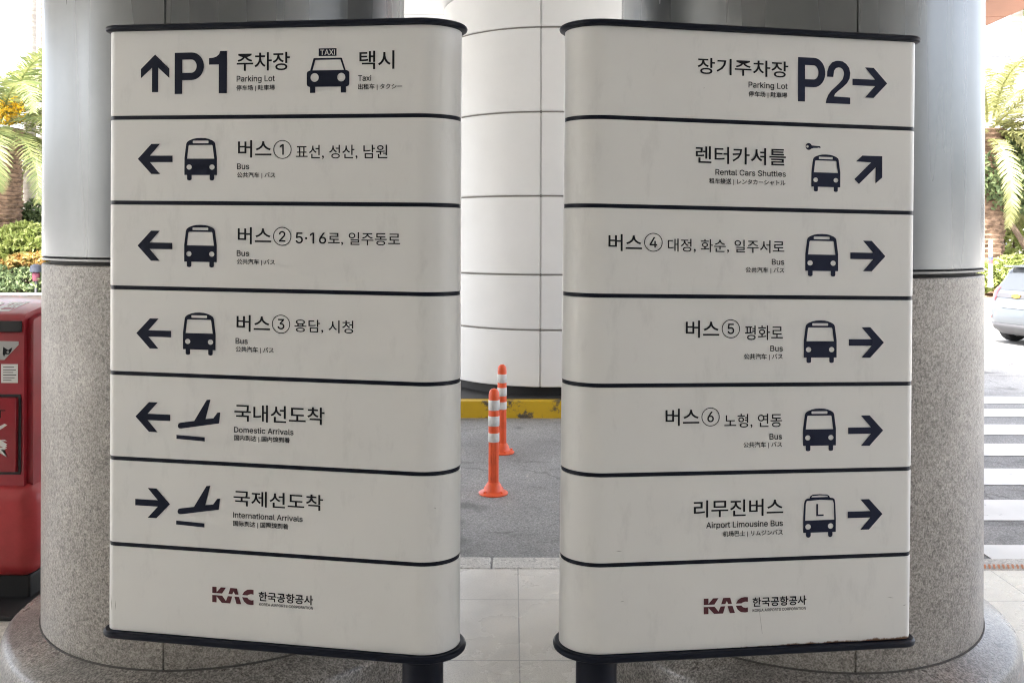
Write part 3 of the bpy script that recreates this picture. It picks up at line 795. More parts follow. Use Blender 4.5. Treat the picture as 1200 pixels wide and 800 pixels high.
def icon_circ(d):
    ring = filled([ell(0, 0, 1, 1, 56), ell(0, 0, .915, .915, 56)])
    v, f = lettering(d, .012)
    hw = (max(p[0] for p in v) - min(p[0] for p in v)) / .76 * .54
    sh = -.07 if d == '1' else 0
    dg = fit((v, f), (-hw + sh, hw + sh, -.56, .56))
    return join2(ring, dg)

# place on the panel face: x along the face (0 = where the round end starts), z above the pavement
ITEMS = [
    ('L', 1, 'arrow_up', '', -0.7680, -0.6850, 2.0641, 2.1658),
    ('L', 1, 'big', 'P1', -0.6696, -0.5197, 2.0583, 2.1718),
    ('L', 1, 'ko', '주차장', -0.4921, -0.3429, 2.1175, 2.1663),
    ('L', 1, 'en', 'Parking Lot', -0.4921, -0.3847, 2.0846, 2.1051),
    ('L', 1, 'cj', '停车场 | 駐車場', -0.4930, -0.3847, 2.0629, 2.0801),
    ('L', 1, 'taxi', '', -0.2960, -0.1793, 2.0566, 2.1734),
    ('L', 1, 'ko', '택시', -0.1521, -0.0576, 2.1166, 2.1648),
    ('L', 1, 'en', 'Taxi', -0.1555, -0.1199, 2.0861, 2.1017),
    ('L', 1, 'cj', '出租车 | タクシー', -0.1555, -0.0366, 2.0618, 2.0790),
    ('L', 2, 'arrow_left', '', -0.7763, -0.6750, 1.8428, 1.9242),
    ('L', 2, 'bus', '', -0.6406, -0.5473, 1.8254, 1.9398),
    ('L', 2, 'ko', '버스', -0.4877, -0.3935, 1.8866, 1.9333),
    ('L', 2, 'circ', '1', -0.3882, -0.3376, 1.8832, 1.9330),
    ('L', 2, 'ko2', '표선, 성산, 남원', -0.3255, -0.0760, 1.8823, 1.9200),
    ('L', 2, 'en', 'Bus', -0.4904, -0.4559, 1.8555, 1.8711),
    ('L', 2, 'cj', '公共汽车 | バス', -0.4904, -0.3830, 1.8310, 1.8482),
    ('L', 3, 'arrow_left', '', -0.7763, -0.6750, 1.6078, 1.6892),
    ('L', 3, 'bus', '', -0.6406, -0.5473, 1.5923, 1.7066),
    ('L', 3, 'ko', '버스', -0.4877, -0.3935, 1.6563, 1.7018),
    ('L', 3, 'circ', '2', -0.3882, -0.3376, 1.6534, 1.7032),
    ('L', 3, 'ko2', '5·16로, 일주동로', -0.3255, -0.0408, 1.6564, 1.6915),
    ('L', 3, 'en', 'Bus', -0.4904, -0.4559, 1.6241, 1.6397),
    ('L', 3, 'cj', '公共汽车 | バス', -0.4904, -0.3830, 1.6001, 1.6173),
    ('L', 4, 'arrow_left', '', -0.7790, -0.6777, 1.3703, 1.4517),
    ('L', 4, 'bus', '', -0.6433, -0.5500, 1.3567, 1.4711),
    ('L', 4, 'ko', '버스', -0.4904, -0.3961, 1.4234, 1.4681),
    ('L', 4, 'circ', '3', -0.3908, -0.3403, 1.4213, 1.4710),
    ('L', 4, 'ko2', '용담, 시청', -0.3281, -0.1665, 1.4251, 1.4605),
    ('L', 4, 'en', 'Bus', -0.4930, -0.4585, 1.3904, 1.4060),
    ('L', 4, 'cj', '公共汽车 | バス', -0.4930, -0.3856, 1.3669, 1.3841),
    ('L', 5, 'arrow_left', '', -0.7809, -0.6795, 1.1447, 1.2253),
    ('L', 5, 'plane', '', -0.6614, -0.5357, 1.1262, 1.2389),
    ('L', 5, 'ko', '국내선도착', -0.4957, -0.2443, 1.1843, 1.2303),
    ('L', 5, 'en', 'Domestic Arrivals', -0.4966, -0.3298, 1.1540, 1.1696),
    ('L', 5, 'cj', '国内到达 | 国内線到着', -0.4966, -0.3403, 1.1305, 1.1477),
    ('L', 6, 'arrow_right', '', -0.7809, -0.6795, 0.9121, 0.9926),
    ('L', 6, 'plane', '', -0.6614, -0.5357, 0.8955, 1.0082),
    ('L', 6, 'ko', '국제선도착', -0.4975, -0.2478, 0.9588, 1.0006),
    ('L', 6, 'en', 'International Arrivals', -0.4983, -0.3038, 0.9266, 0.9422),
    ('L', 6, 'cj', '国际到达 | 国際線到着', -0.4983, -0.3437, 0.9022, 0.9194),
    ('L', 7, 'kac', '', -0.5571, -0.4400, 0.6974, 0.7387),
    ('L', 7, 'ko', '한국공항공사', -0.4259, -0.2744, 0.7097, 0.7352),
    ('L', 7, 'en', 'KOREA AIRPORTS CORPORATION', -0.4242, -0.2744, 0.6976, 0.7054),
    ('R', 1, 'ko', '장기주차장', 0.2465, 0.4999, 2.1166, 2.1600),
    ('R', 1, 'en', 'Parking Lot', 0.3880, 0.4981, 2.0820, 2.1025),
    ('R', 1, 'cj', '停车场 | 駐車場', 0.3880, 0.4972, 2.0603, 2.0775),
    ('R', 1, 'big', 'P2', 0.5274, 0.6775, 2.0535, 2.1740),
    ('R', 1, 'arrow_right', '', 0.6839, 0.7852, 2.0732, 2.1548),
    ('R', 2, 'ko', '렌터카셔틀', 0.2422, 0.4937, 1.8814, 1.9269),
    ('R', 2, 'en', 'Rental Cars Shuttles', 0.2966, 0.4937, 1.8518, 1.8674),
    ('R', 2, 'cj', '租车接送 | レンタカーシャトル', 0.2793, 0.4928, 1.8263, 1.8435),
    ('R', 2, 'key', '', 0.5497, 0.5927, 1.9261, 1.9446),
    ('R', 2, 'bus', '', 0.5667, 0.6494, 1.8151, 1.9155),
    ('R', 2, 'arrow_diag', '', 0.6902, 0.7714, 1.8386, 1.9159),
    ('R', 3, 'ko', '버스', 0.0068, 0.0966, 1.6467, 1.6909),
    ('R', 3, 'circ', '4', 0.1025, 0.1525, 1.6464, 1.6955),
    ('R', 3, 'ko2', '대정, 화순, 일주서로', 0.1669, 0.4901, 1.6462, 1.6818),
    ('R', 3, 'en', 'Bus', 0.4548, 0.4901, 1.6167, 1.6323),
    ('R', 3, 'cj', '公共汽车 | バス', 0.3810, 0.4901, 1.5929, 1.6101),
    ('R', 3, 'bus', '', 0.5497, 0.6440, 1.5871, 1.7017),
    ('R', 3, 'arrow_right', '', 0.6793, 0.7815, 1.6030, 1.6854),
    ('R', 4, 'ko', '버스', 0.2165, 0.3087, 1.4217, 1.4675),
    ('R', 4, 'circ', '5', 0.3156, 0.3661, 1.4207, 1.4705),
    ('R', 4, 'ko2', '평화로', 0.3801, 0.4866, 1.4160, 1.4549),
    ('R', 4, 'en', 'Bus', 0.4512, 0.4866, 1.3859, 1.4015),
    ('R', 4, 'cj', '公共汽车 | バス', 0.3775, 0.4866, 1.3626, 1.3798),
    ('R', 4, 'bus', '', 0.5462, 0.6404, 1.3545, 1.4691),
    ('R', 4, 'arrow_right', '', 0.6757, 0.7779, 1.3686, 1.4510),
    ('R', 5, 'ko', '버스', 0.1618, 0.2543, 1.1906, 1.2359),
    ('R', 5, 'circ', '6', 0.2603, 0.3104, 1.1884, 1.2380),
    ('R', 5, 'ko2', '노형, 연동', 0.3235, 0.4853, 1.1823, 1.2205),
    ('R', 5, 'en', 'Bus', 0.4499, 0.4853, 1.1510, 1.1666),
    ('R', 5, 'cj', '公共汽车 | バス', 0.3762, 0.4853, 1.1282, 1.1454),
    ('R', 5, 'bus', '', 0.5448, 0.6391, 1.1178, 1.2324),
    ('R', 5, 'arrow_right', '', 0.6743, 0.7765, 1.1300, 1.2123),
    ('R', 6, 'ko', '리무진버스', 0.2397, 0.4893, 0.9483, 0.9938),
    ('R', 6, 'en', 'Airport Limousine Bus', 0.2741, 0.4884, 0.9155, 0.9360),
    ('R', 6, 'cj', '机场巴士 | リムジンバス', 0.3200, 0.4884, 0.8935, 0.9107),
    ('R', 6, 'limo', '', 0.5462, 0.6395, 0.8858, 1.0021),
    ('R', 6, 'arrow_right', '', 0.6739, 0.7751, 0.9029, 0.9853),
    ('R', 7, 'kac', '', 0.2681, 0.3906, 0.6933, 0.7343),
    ('R', 7, 'ko', '한국공항공사', 0.4037, 0.5560, 0.7067, 0.7322),
    ('R', 7, 'en', 'KOREA AIRPORTS CORPORATION', 0.4037, 0.5542, 0.6935, 0.7013),
]
LEVELS = {'L': [2.2310, 1.9958, 1.7649, 1.5335, 1.3005, 1.0683, .8345, .6000], 'R': [2.2310, 1.9936, 1.7637, 1.5303, 1.2969, 1.0645, .8310, .6000]}
TH, RA = .18, .100                                   # thickness; length of the round inner end

def plan(grow, sg, half=False):
    """outline of the sign seen from above: rounded inner end, tight outer end; front face at y = 0"""
    pts = []
    xo = -.869
    r = .028
    hb = TH / 2
    for i in range(25):                               # inner round end from front to back
        a = R(-90 + i * 7.5)
        pts.append((0 + (RA + grow) * math.cos(a), hb + (hb + grow) * math.sin(a)))
    for (cx, cy, a0) in ((xo + r, TH - r, 90), (xo + r, r, 180)):
        for i in range(7):
            a = R(a0 + i * 15)
            pts.append((cx + (r + grow) * math.cos(a), cy + (r + grow) * math.sin(a)))
    pts.append((-.43, -grow))
    return [(sg * x, y) for x, y in pts]

def sheared(bm, rho, lean=0.0):
    for v in bm.verts:
        x, z = v.co.x, v.co.z
        v.co.z = z - rho * x
        v.co.x = x + lean * (z - .8)

def sign(side, label, loc, rz, rho):
    sg = 1 if side == 'L' else -1
    lean = 0.0 if side == 'L' else .0078
    t = thing('direction_sign', label, 'sign', loc, rz, 'airport wayfinding signs')
    lv = LEVELS[side]
    panels = []
    for k in range(7):
        bm = bmesh.new()
        z1, z0 = lv[k] - (.0055 if k else 0), lv[k + 1] + (.0055 if k < 6 else 0)
        p = plan(0, sg); q = plan(-.0012, sg)
        rings = [[bm.verts.new((x, y, z)) for x, y in pp] for pp, z in ((q, z0), (p, z0 + .0012), (p, z1 - .0012), (q, z1))]
        n = len(p)
        for a in range(3):
            for i in range(n):
                bm.faces.new((rings[a][i], rings[a][(i + 1) % n], rings[a + 1][(i + 1) % n], rings[a + 1][i]))
        bm.faces.new(rings[0]); bm.faces.new(rings[-1])
        sheared(bm, rho, lean)
        panels.append(obj('panel', bm, M['panel_foot'] if k == 6 else M['panel'], t, True))
    for k in range(1, 7):
        bm = bmesh.new()
        prism(bm, plan(-.0016, sg), lv[k] - .0052, lv[k] + .0052)
        sheared(bm, rho, lean)
        obj('divider_strip', bm, M['navy'], t, True)
    def rim(name, z0, z1, gr, m):
        bm = bmesh.new()
        prof = [(gr - .006, z0), (gr - .0015, z0 + (z1 - z0) * .2), (gr, z0 + (z1 - z0) * .5), (gr - .0015, z0 + (z1 - z0) * .8), (gr - .006, z1)]
        rings = [[bm.verts.new((x, y, z)) for x, y in plan(g_, sg)] for g_, z in prof]
        n = len(rings[0])
        for a in range(len(prof) - 1):
            for i in range(n):
                bm.faces.new((rings[a][i], rings[a][(i + 1) % n], rings[a + 1][(i + 1) % n], rings[a + 1][i]))
        bm.faces.new(rings[0]); bm.faces.new(rings[-1])
        sheared(bm, rho, lean)
        return obj(name, bm, m, t, True)
    rim('top_rim', 2.2315, 2.2465, .0155, M['navy'])
    rim('bottom_rim', .5810, .5990, .016, M['navy'])
    bm = bmesh.new()
    tube(bm, [(0, TH / 2, .012), (0, TH / 2, .585)], [.055, .055], 32)
    obj('post', bm, M['navy'], t, True)
    bm = bmesh.new()
    box(bm, (0, TH / 2, .0075), (.24, .2, .013), .004)
    for sx in (-1, 1):
        for sy in (-1, 1):
            tube(bm, [(sx * .09, TH / 2 + sy * .07, .012), (sx * .09, TH / 2 + sy * .07, .026)], [.011, .010], 6)
    obj('dark_base', bm, M['navy'], t)
    ink = M['ink'] if side == 'L' else M['ink_faded']
    nm = {'bus': 'bus_pictogram', 'limo': 'bus_pictogram', 'taxi': 'taxi_pictogram', 'plane': 'plane_pictogram', 'key': 'key_pictogram', 'big': 'parking_code', 'kac': 'logo', 'circ': 'route_number'}
    def put(name, vf, row, m, y=-.0009):
        v, f = vf
        return raw(name, [(x, y, z - rho * x) for x, z in v], f, m, panels[row - 1])
    for sd_, row, kind, txt, x0, x1, z0, z1 in ITEMS:
        if sd_ != side:
            continue
        b4 = (x0, x1, z0, z1)
        if kind.startswith('arrow'):
            put('arrow', fit(icon_arrow(kind), b4), row, ink)
        elif kind == 'taxi':
            body, tx = icon_taxi()
            allv, allf = fit(join2(body, tx), b4)
            nb = len(body[0])
            put('taxi_pictogram', (allv[:nb], allf[:len(body[1])]), row, ink)
            put('lettering', (allv[nb:], [tuple(i - nb for i in q) for q in allf[len(body[1]):]]), row, M['vinyl_white'], -.0016)
        elif kind in nm:
            vf = {'bus': icon_bus, 'limo': icon_limo, 'plane': icon_plane, 'key': icon_key, 'kac': icon_kac}[kind]() if kind in ('bus', 'limo', 'plane', 'key', 'kac') else (icon_big(txt) if kind == 'big' else icon_circ(txt))
            put(nm[kind], fit(vf, b4), row, M['maroon'] if kind == 'kac' else (M['text'] if kind == 'circ' else ink))
        else:
            w = {'ko': .010, 'ko2': .004, 'en': .010, 'cj': .016}[kind]
            if row == 7:
                w = .02
            put('lettering', fit(lettering(txt, w), b4), row, M['text'])
    return t, panels

signL, pL = sign('L', 'white wayfinding sign with P1 parking, taxi and bus rows 1 to 3', (-.2496, 2.319, 0), -math.atan(.1514), .0094)
signR, pR = sign('R', 'white wayfinding sign with P2 parking, rental shuttle and limousine bus rows', (.2436, 2.3254, 0), math.atan(.1485), .0148)
# a long fine scratch low on the right sign
raw('scratch', [(x, -.0007, z) for x, z in ((.4228, .6880), (.4236, .6880), (.4288, .650), (.4315, .628), (.4308, .628), (.4276, .652))], [(0, 1, 2, 5), (5, 2, 3, 4)], M['scuff'], pR[6])
def scuff(panel, x, z, dx, dz, w):
    n = Vector((-dz, dx)).normalized() * w
    raw('scuff_mark', [(x, -.0007, z), (x + dx * .5 + n.x, -.0007, z + dz * .5 + n.y), (x + dx, -.0007, z + dz), (x + dx * .5 - n.x, -.0007, z + dz * .5 - n.y)], [(0, 1, 2, 3)], M['scuff'], panel)
scuff(pL[6], -.852, .705, .002, -.045, .0012)
scuff(pL[6], -.839, .690, .001, -.028, .0008)
scuff(pR[5], .028, .868, .018, -.002, .0009)
scuff(pR[6], .040, .735, .012, .001, .0008)
scuff(pR[6], .79, .705, .02, -.003, .0008)
scuff(pR[6], .835, .68, .012, .002, .0009)
scuff(pR[0], .263, 2.075, .003, .002, .0010)
scuff(pL[5], .052, .985, .004, -.004, .0012)

# ------------------------------------------------------------------ flexible bollards
def bollard(label, x, y, rz, lean):
    t = thing('flexible_bollard', label, 'bollard', (x, y, ROAD_Z), rz, 'orange flexible bollards on the road')
    bm = bmesh.new()
    lathe(bm, [(.104, 0), (.106, .008), (.098, .014), (.072, .022), (.064, .04), (.055, .062), (.045, .078), (.040, .082)], circ(36))
    for k in range(4):
        a = R(45 + 90 * k)
        tube(bm, [(.085 * math.cos(a), .085 * math.sin(a), .01), (.085 * math.cos(a), .085 * math.sin(a), .03)], [.011, .009], 6)
    obj('flange', bm, M['orange'], t, True)
    n = 40
    angs = circ(n)
    bm = bmesh.new()
    ridge = lambda i, r: r - (.0025 if (i % 4) == 0 else 0)
    lathe(bm, [(.037, .075), (.037, .37)], angs, ridge)
    prof = [(.037, .37), (.0385, .372), (.0385, .70), (.0365, .722), (.030, .738), (.018, .748), (.004, .752)]
    lathe(bm, prof, angs)
    obj('tube_body', bm, M['orange'], t, True)
    for a, b in ((.372, .436), (.485, .556), (.598, .671)):
        bm = bmesh.new()
        lathe(bm, [(.0388, a), (.0402, a + .002), (.0402, b - .002), (.0388, b)], circ(36), None, False)
        obj('reflective_band', bm, M['reflective'], t, True)
    t.rotation_euler = (0, lean, rz)
    return t
bollard('orange bollard with three white bands, the nearer and larger of the pair', -.128, 6.42, 0, .004)
bollard('orange bollard with three white bands, the farther one near the yellow kerb', -.080, 7.64, 1.1, -.003)

# ------------------------------------------------------------------ red post box
PB = thing('post_box', 'red post box with slot, notices and locked door beside pillar', 'post box', (-2.51, 4.10, 0))
bm = bmesh.new()                                     # upper body: profile in (depth, height) swept across the width
prof = [(0, .50), (.0, 1.300), (.012, 1.318), (.03, 1.327), (.40, 1.386), (.46, 1.38), (.475, 1.35), (.475, .50)]
hw = .307
a = [bm.verts.new((-hw, y, z)) for y, z in prof]
b = [bm.verts.new((hw, y, z)) for y, z in prof]
bm.faces.new(a); bm.faces.new(b)
for i in range(len(prof)):
    j = (i + 1) % len(prof)
    bm.faces.new((a[i], a[j], b[j], b[i]))
es = [e for e in bm.edges if abs(e.verts[0].co.x - e.verts[1].co.x) < 1e-6]
bmesh.ops.bevel(bm, geom=es, offset=.028, segments=4, affect='EDGES')
obj('upper_body', bm, M['red'], PB, True)
bm = bmesh.new()
box(bm, (0, .245, .335), (.71, .60, .42), .085, 6)
obj('lower_body', bm, M['red_base'], PB, True)
bm = bmesh.new()
box(bm, (0, .25, .062), (.60, .46, .124), .01)
obj('pedestal', bm, M['black'], PB)
bm = bmesh.new()
box(bm, (-.02, .16, .012), (.86, .70, .022), .004)  # thin black sheet that darkens the floor under and before the box
obj('dark_base', bm, M['black'], PB)
bm = bmesh.new()                                     # hood over the slot and raised frame
box(bm, (0, -.004, 1.268), (.54, .02, .05), .004)
obj('posting_slot', bm, M['black'], PB)
bm = bmesh.new()
for c, s in (((.255, -.010, .935), (.03, .022, .25)), ((-.255, -.010, .935), (.03, .022, .25))):
    pass
box(bm, (0, -.006, .775), (.50, .02, .34), .006)
d = obj('door', bm, M['red'], PB, True)
bm = bmesh.new()
for c, s in (((0, -.012, .952), (.53, .006, .012)), ((0, -.012, .598), (.53, .006, .012)), ((.262, -.012, .775), (.012, .006, .342)), ((-.262, -.012, .775), (.012, .006, .342))):
    box(bm, (c[0], -.0015, c[2]), (s[0], .006, s[2]))
obj('door_gap', bm, M['black'], PB)
bm = bmesh.new()
tube(bm, [(-.21, -.015, .80), (-.21, -.027, .80)], [.016, .015], 16)
obj('handle', bm, M['steel'], d, True)
def decal(name, pts, m, y, parent):
    v, f = filled([pts])
    return raw(name, [(x, y, z) for x, z in v], f, m, parent)
decal('notice', [(-.10, 1.205), (.255, 1.200), (.255, 1.184), (.19, 1.115), (-.10, 1.112)], M['grey_decal'], -.0020, PB)
pc = decal('label_sticker', [(.175, 1.096), (.252, 1.096), (.252, 1.010), (.175, 1.010)], M['white_decal'], -.0022, PB)
bm = bmesh.new()
for k, w in enumerate((.05, .058, .046, .06, .052, .038)):
    box(bm, (.185 + w / 2, -.0026, 1.082 - k * .012), (w, .0004, .003))
obj('fine_print', bm, M['text'], pc)
# a small bird emblem on the notice
v, f = filled([[(.205, 1.175), (.228, 1.160), (.236, 1.166), (.247, 1.172), (.242, 1.155), (.232, 1.141), (.214, 1.141), (.209, 1.128), (.203, 1.143)], ell(.226, 1.151, .006, .005, 12)])
raw('emblem', [(x - .02, -.0030, z) for x, z in v], f, M['text'], PB)
v, f = fit(lettering('우편', .03), (-.02, .175, 0, .20))
sl = math.atan2(1.386 - 1.327, .37)
raw('lettering', [(x, .055 + q * math.cos(sl), 1.3325 + q * math.sin(sl)) for x, q in v], f, M['white_decal'], PB)
v, f = fit(lettering('POST', .03), (-.03, .204, .852, .890))
raw('lettering', [(x, -.0172, z) for x, z in v], f, M['text'], PB)
loops = []
for k in range(3):
    z = .775 - k * .028
    loops.append([(.10 + .02 * k, z), (.20, z + .052 - k * .045), (.213, z + .046 - k * .045), (.145 + .015 * k, z + .001), (.213, z - .042 + k * .02), (.20, z - .050 + k * .02)])
for k, lp in enumerate(loops):
    v, f = filled([lp])
    raw('postal_emblem', [(x, -.0172 - .0003 * k, z) for x, z in v], f, M['white_decal'], PB)

# ------------------------------------------------------------------ striped tape along the kerb
bm = bmesh.new()
x = 2.05
while x < 7.5:
    q = [bm.verts.new(p) for p in ((x, 4.56, .0045), (x + .014, 4.57, .0045), (x + .040, 4.625, .0045), (x + .026, 4.625, .0045))]
    bm.faces.new(q)
    x += .024
tp = obj('kerb_tape', bm, M['tape_orange'])
tag(tp, 'orange slanted dashes of a tape strip along the kerb', 'tape')

# ------------------------------------------------------------------ parked hatchback, rear three-quarter
def outline(lv, n=64, grow=0):
    y0, y1, w, z, p = lv
    cy, hy = (y0 + y1) / 2, (y1 - y0) / 2
    pts = []
    for i in range(n):
        a = 2 * math.pi * i / n
        c, s = math.cos(a), math.sin(a)
        pts.append(((w + grow) * math.copysign(abs(c) ** (2 / p), c), cy + (hy + grow) * math.copysign(abs(s) ** (2 / p), s), z))
    return pts
LV = [(.22, 3.95, .78, .20, 5), (.07, 4.08, .85, .30, 5), (.0, 4.15, .885, .50, 5), (.02, 4.12, .885, .66, 5), (.07, 3.98, .88, .84, 5), (.12, 3.55, .865, .96, 5.5), (.15, 3.15, .84, 1.03, 6), (.33, 2.70, .745, 1.28, 6), (.44, 2.30, .67, 1.46, 6), (.50, 2.05, .62, 1.55, 5), (.72, 1.75, .50, 1.60, 4)]
def lerp_lv(z, e=0):
    for a, b in zip(LV, LV[1:]):
        if a[3] <= z <= b[3]:
            t_ = (z - a[3]) / (b[3] - a[3])
            return tuple(p + (q - p) * t_ for p, q in zip(a, b))
def shell(bm, levels, n=64, grow=0, keep=None, cap=True):
    rings = [[bm.verts.new(p) for p in outline(lv, n, grow)] for lv in levels]
    for k in range(len(rings) - 1):
        for i in range(n):
            j = (i + 1) % n
            if keep is None or keep(rings[k][i].co, rings[k][j].co):
                bm.faces.new((rings[k][i], rings[k][j], rings[k + 1][j], rings[k + 1][i]))
    if cap:
        bm.faces.new(rings[0]); bm.faces.new(rings[-1])
    else:
        bmesh.ops.delete(bm, geom=[v for v in bm.verts if not v.link_faces], context='VERTS')
CYAW = R(-76)
CZ = 15.35
car = thing('parked_car', 'silver blue hatchback seen from the rear with gold badge', 'car', (8.56, CZ, ROAD_Z), CYAW)
car.scale = (.88, .88, .88)
bm = bmesh.new()
shell(bm, [lerp_lv(z) for z in (.38, .44, .5, .58, .66, .75, .84, .90, .96, 1.0, 1.03)] + LV[7:])
obj('body', bm, M['car_paint'], car, 'all')
bm = bmesh.new()
shell(bm, [lerp_lv(z, 0) for z in (.20, .25, .30, .36, .42)], 64, .006)
obj('bumper', bm, M['fascia'], car, 'all')
bm = bmesh.new()
shell(bm, [lerp_lv(z) for z in (1.08, 1.16, 1.24, 1.32, 1.40, 1.45)], 96, .006, lambda a, b: (a.y < 1 and abs(a.x) < .60 and abs(b.x) < .60), False)
obj('rear_window', bm, M['glass'], car, 'all')
bm = bmesh.new()
shell(bm, [lerp_lv(z) for z in (1.06, 1.16, 1.24, 1.32, 1.40, 1.44)], 96, .005, lambda a, b: abs(a.x) > .60 and abs(b.x) > .60 and a.y > .75 and b.y > .75 and a.y < 2.5, False)
obj('side_window', bm, M['glass'], car, 'all')
bm = bmesh.new()
shell(bm, [lerp_lv(z) for z in (.93, .955, .98, 1.005)], 96, .009, lambda a, b: (a.y < 1 and abs(a.x) < .62 and abs(b.x) < .62), False)
obj('trim_bar', bm, M['fascia'], car, 'all')
for s in (-1, 1):
    bm = bmesh.new()
    shell(bm, [lerp_lv(z) for z in (.86, .92, .98, 1.04, 1.13)], 192, .012, lambda a, b: a.y < .6 and s * a.x > .53, False)
    obj('tail_lamp', bm, M['lamp_red'], car, 'all')
    bm = bmesh.new()
    shell(bm, [lerp_lv(z) for z in (.50, .54, .57)], 192, .010, lambda a, b: a.y < .25 and s * a.x > .55 and s * a.x < .86, False)
    obj('reflector', bm, M['lamp_red'], car, 'all')
bm = bmesh.new()
box(bm, (0, .47, 1.545), (1.16, .26, .035), .012)
obj('spoiler', bm, M['car_paint'], car, True)
bm = bmesh.new()
box(bm, (0, .035, .80), (.54, .02, .13), .004)
pl = obj('number_plate', bm, M['plate'], car)
v, f = filled([[(-.10, -.026), (-.04, -.026), (-.04, -.04), (.035, -.04), (.03, -.026), (.10, -.026), (.12, .026), (.04, .026), (.04, .04), (-.04, .04), (-.04, .026), (-.08, .026)]])
bm = bmesh.new()
prism(bm, [(-.10, -.026), (-.035, -.026), (-.035, -.042), (.03, -.042), (.035, -.026), (.10, -.026), (.125, .026), (.045, .026), (.045, .042), (-.03, .042), (-.035, .026), (-.085, .026)], 0, .02)
em = obj('badge', bm, M['gold'], car)
em.location = (0, .105, .968); em.rotation_euler = (R(90), 0, 0)
def wheel(x, y):
    s = 1 if x > 0 else -1
    bm = bmesh.new()
    prof = [(.2, -.10), (.30, -.105), (.325, -.07), (.328, 0), (.325, .07), (.30, .105), (.2, .10)]
    lathe(bm, prof, circ(40))
    w = obj('wheel', bm, M['rubber'], car, True)
    w.location = (x, y, .328); w.rotation_euler = (0, R(90), 0)
    bm = bmesh.new()
    lathe(bm, [(.215, -.115), (.205, -.118), (.19, -.10), (.185, .10), (.205, .118), (.215, .115)], circ(32), None, False)
    for k in range(5):
        a = R(72 * k)
        for sgn in (-1, 1):
            tube(bm, [(.03 * math.cos(a), .03 * math.sin(a), .107 * sgn), (.195 * math.cos(a), .195 * math.sin(a), .104 * sgn)], [.035, .022], 6)
    obj('rim', bm, M['alloy'], w, True)
for x, y in ((-.77, .78), (.77, .78), (-.77, 3.38), (.77, 3.38)):
    wheel(x, y)

# ------------------------------------------------------------------ planters, buildings and plants beyond the road
def planter(label, x0, x1, y0, y1, h, m):
    t = thing('planter', label, 'planter', ((x0 + x1) / 2, (y0 + y1) / 2, ROAD_Z))
    w, d = x1 - x0, y1 - y0
    bm = bmesh.new()
    for c, s in (((0, -d / 2 + .1, h / 2), (w, .2, h)), ((0, d / 2 - .1, h / 2), (w, .2, h)), ((-w / 2 + .1, 0, h / 2), (.2, d - .404, h - .002)), ((w / 2 - .1, 0, h / 2), (.2, d - .404, h - .002))):
        box(bm, c, s, .02)
    obj('wall', bm, m, t)
    bm = bmesh.new()
    box(bm, (0, 0, h / 2 - .04), (w - .41, d - .41, h - .08))
    obj('soil_bed', bm, M['soil'], t)
planter('low white kerbed planting bed under the date palm, left', -26, -6, 20.5, 34, .52, M['white_wall'])
planter('low white walled planting bed behind the silver car', 7, 34, 19.5, 32, .55, M['white_wall'])

def leaves(name, blobs, n, size, m, parent, flat=.0, seed=1):
    """leaf-sized faces spread through a set of ellipsoids (cx, cy, cz, rx, ry, rz)"""
    rnd = random.Random(seed)
    V, F = [], []
    vol = [b[3] * b[4] * b[5] for b in blobs]
    for b, vv in zip(blobs, vol):
        for _ in range(int(n * vv / sum(vol))):
            while True:
                p = Vector((rnd.uniform(-1, 1), rnd.uniform(-1, 1), rnd.uniform(-1, 1)))
                if .25 < p.length < 1 and noise.noise(Vector((b[0], b[1], b[2])) + p * 2.3) > -.16:
                    break
            c = Vector((b[0] + p.x * b[3], b[1] + p.y * b[4], b[2] + p.z * b[5]))
            u = Vector((rnd.gauss(0, 1), rnd.gauss(0, 1), rnd.gauss(0, 1) * (1 - flat))).normalized()
            w = u.cross(Vector((rnd.gauss(0, 1), rnd.gauss(0, 1), rnd.gauss(0, 1)))).normalized()
            s = size * rnd.uniform(.6, 1.35)
            k = len(V)
            mid = u.cross(w) * s * .12
            V += [c - u * s * .5, c + w * s * .22 + mid, c + u * s * .5, c - w * s * .22 + mid]
            F.append((k, k + 1, k + 2, k + 3))
    return raw(name, V, F, m, parent)

def frond_mesh(V, F, base, az, el, length, droop, rnd, width=.42, n=42, sag=.5):
    """a feather palm leaf: arched midrib with two rows of leaflets"""
    d = Vector((math.cos(az), math.sin(az), 0))
    up = Vector((0, 0, 1))
    side = d.cross(up)
    pts = []
    p = Vector(base); e = el
    st = length / n
    for i in range(n + 1):
        pts.append(p.copy())
        t = (d * math.cos(e) + up * math.sin(e))
        p = p + t * st
        e -= droop / n * (0.4 + 1.6 * i / n)
    for i in range(n):                               # midrib
        a, b = pts[i], pts[i + 1]
        w = .028 * (1 - .8 * i / n)
        k = len(V)
        V += [a - side * w, a + side * w, b + side * w * .97, b - side * w * .97]
        F.append((k, k + 1, k + 2, k + 3))
    for i in range(3, n):
        t = i / n
        tang = (pts[min(i + 1, n)] - pts[i - 1]).normalized()
        L = width * (math.sin(math.pi * min(1, t * .86 + .12)) ** .6) * rnd.uniform(.85, 1.12)
        nrm = side.cross(tang).normalized()
        for s in (-1, 1):
            for q in range(2):
                o = pts[i] + tang * st * q * .5
                dirn = (side * s * .78 + tang * .55 + nrm * rnd.uniform(.05, .4) - up * sag * rnd.uniform(.2, .8)).normalized()
                wv = tang * .017
                k = len(V)
                tip = o + dirn * L
                tip.z -= .12 * L
                mid = o + dirn * L * .55
                V += [o - wv, o + wv, mid + wv * .9, tip, mid - wv * .9]
                F.append((k, k + 1, k + 2, k + 3, k + 4))

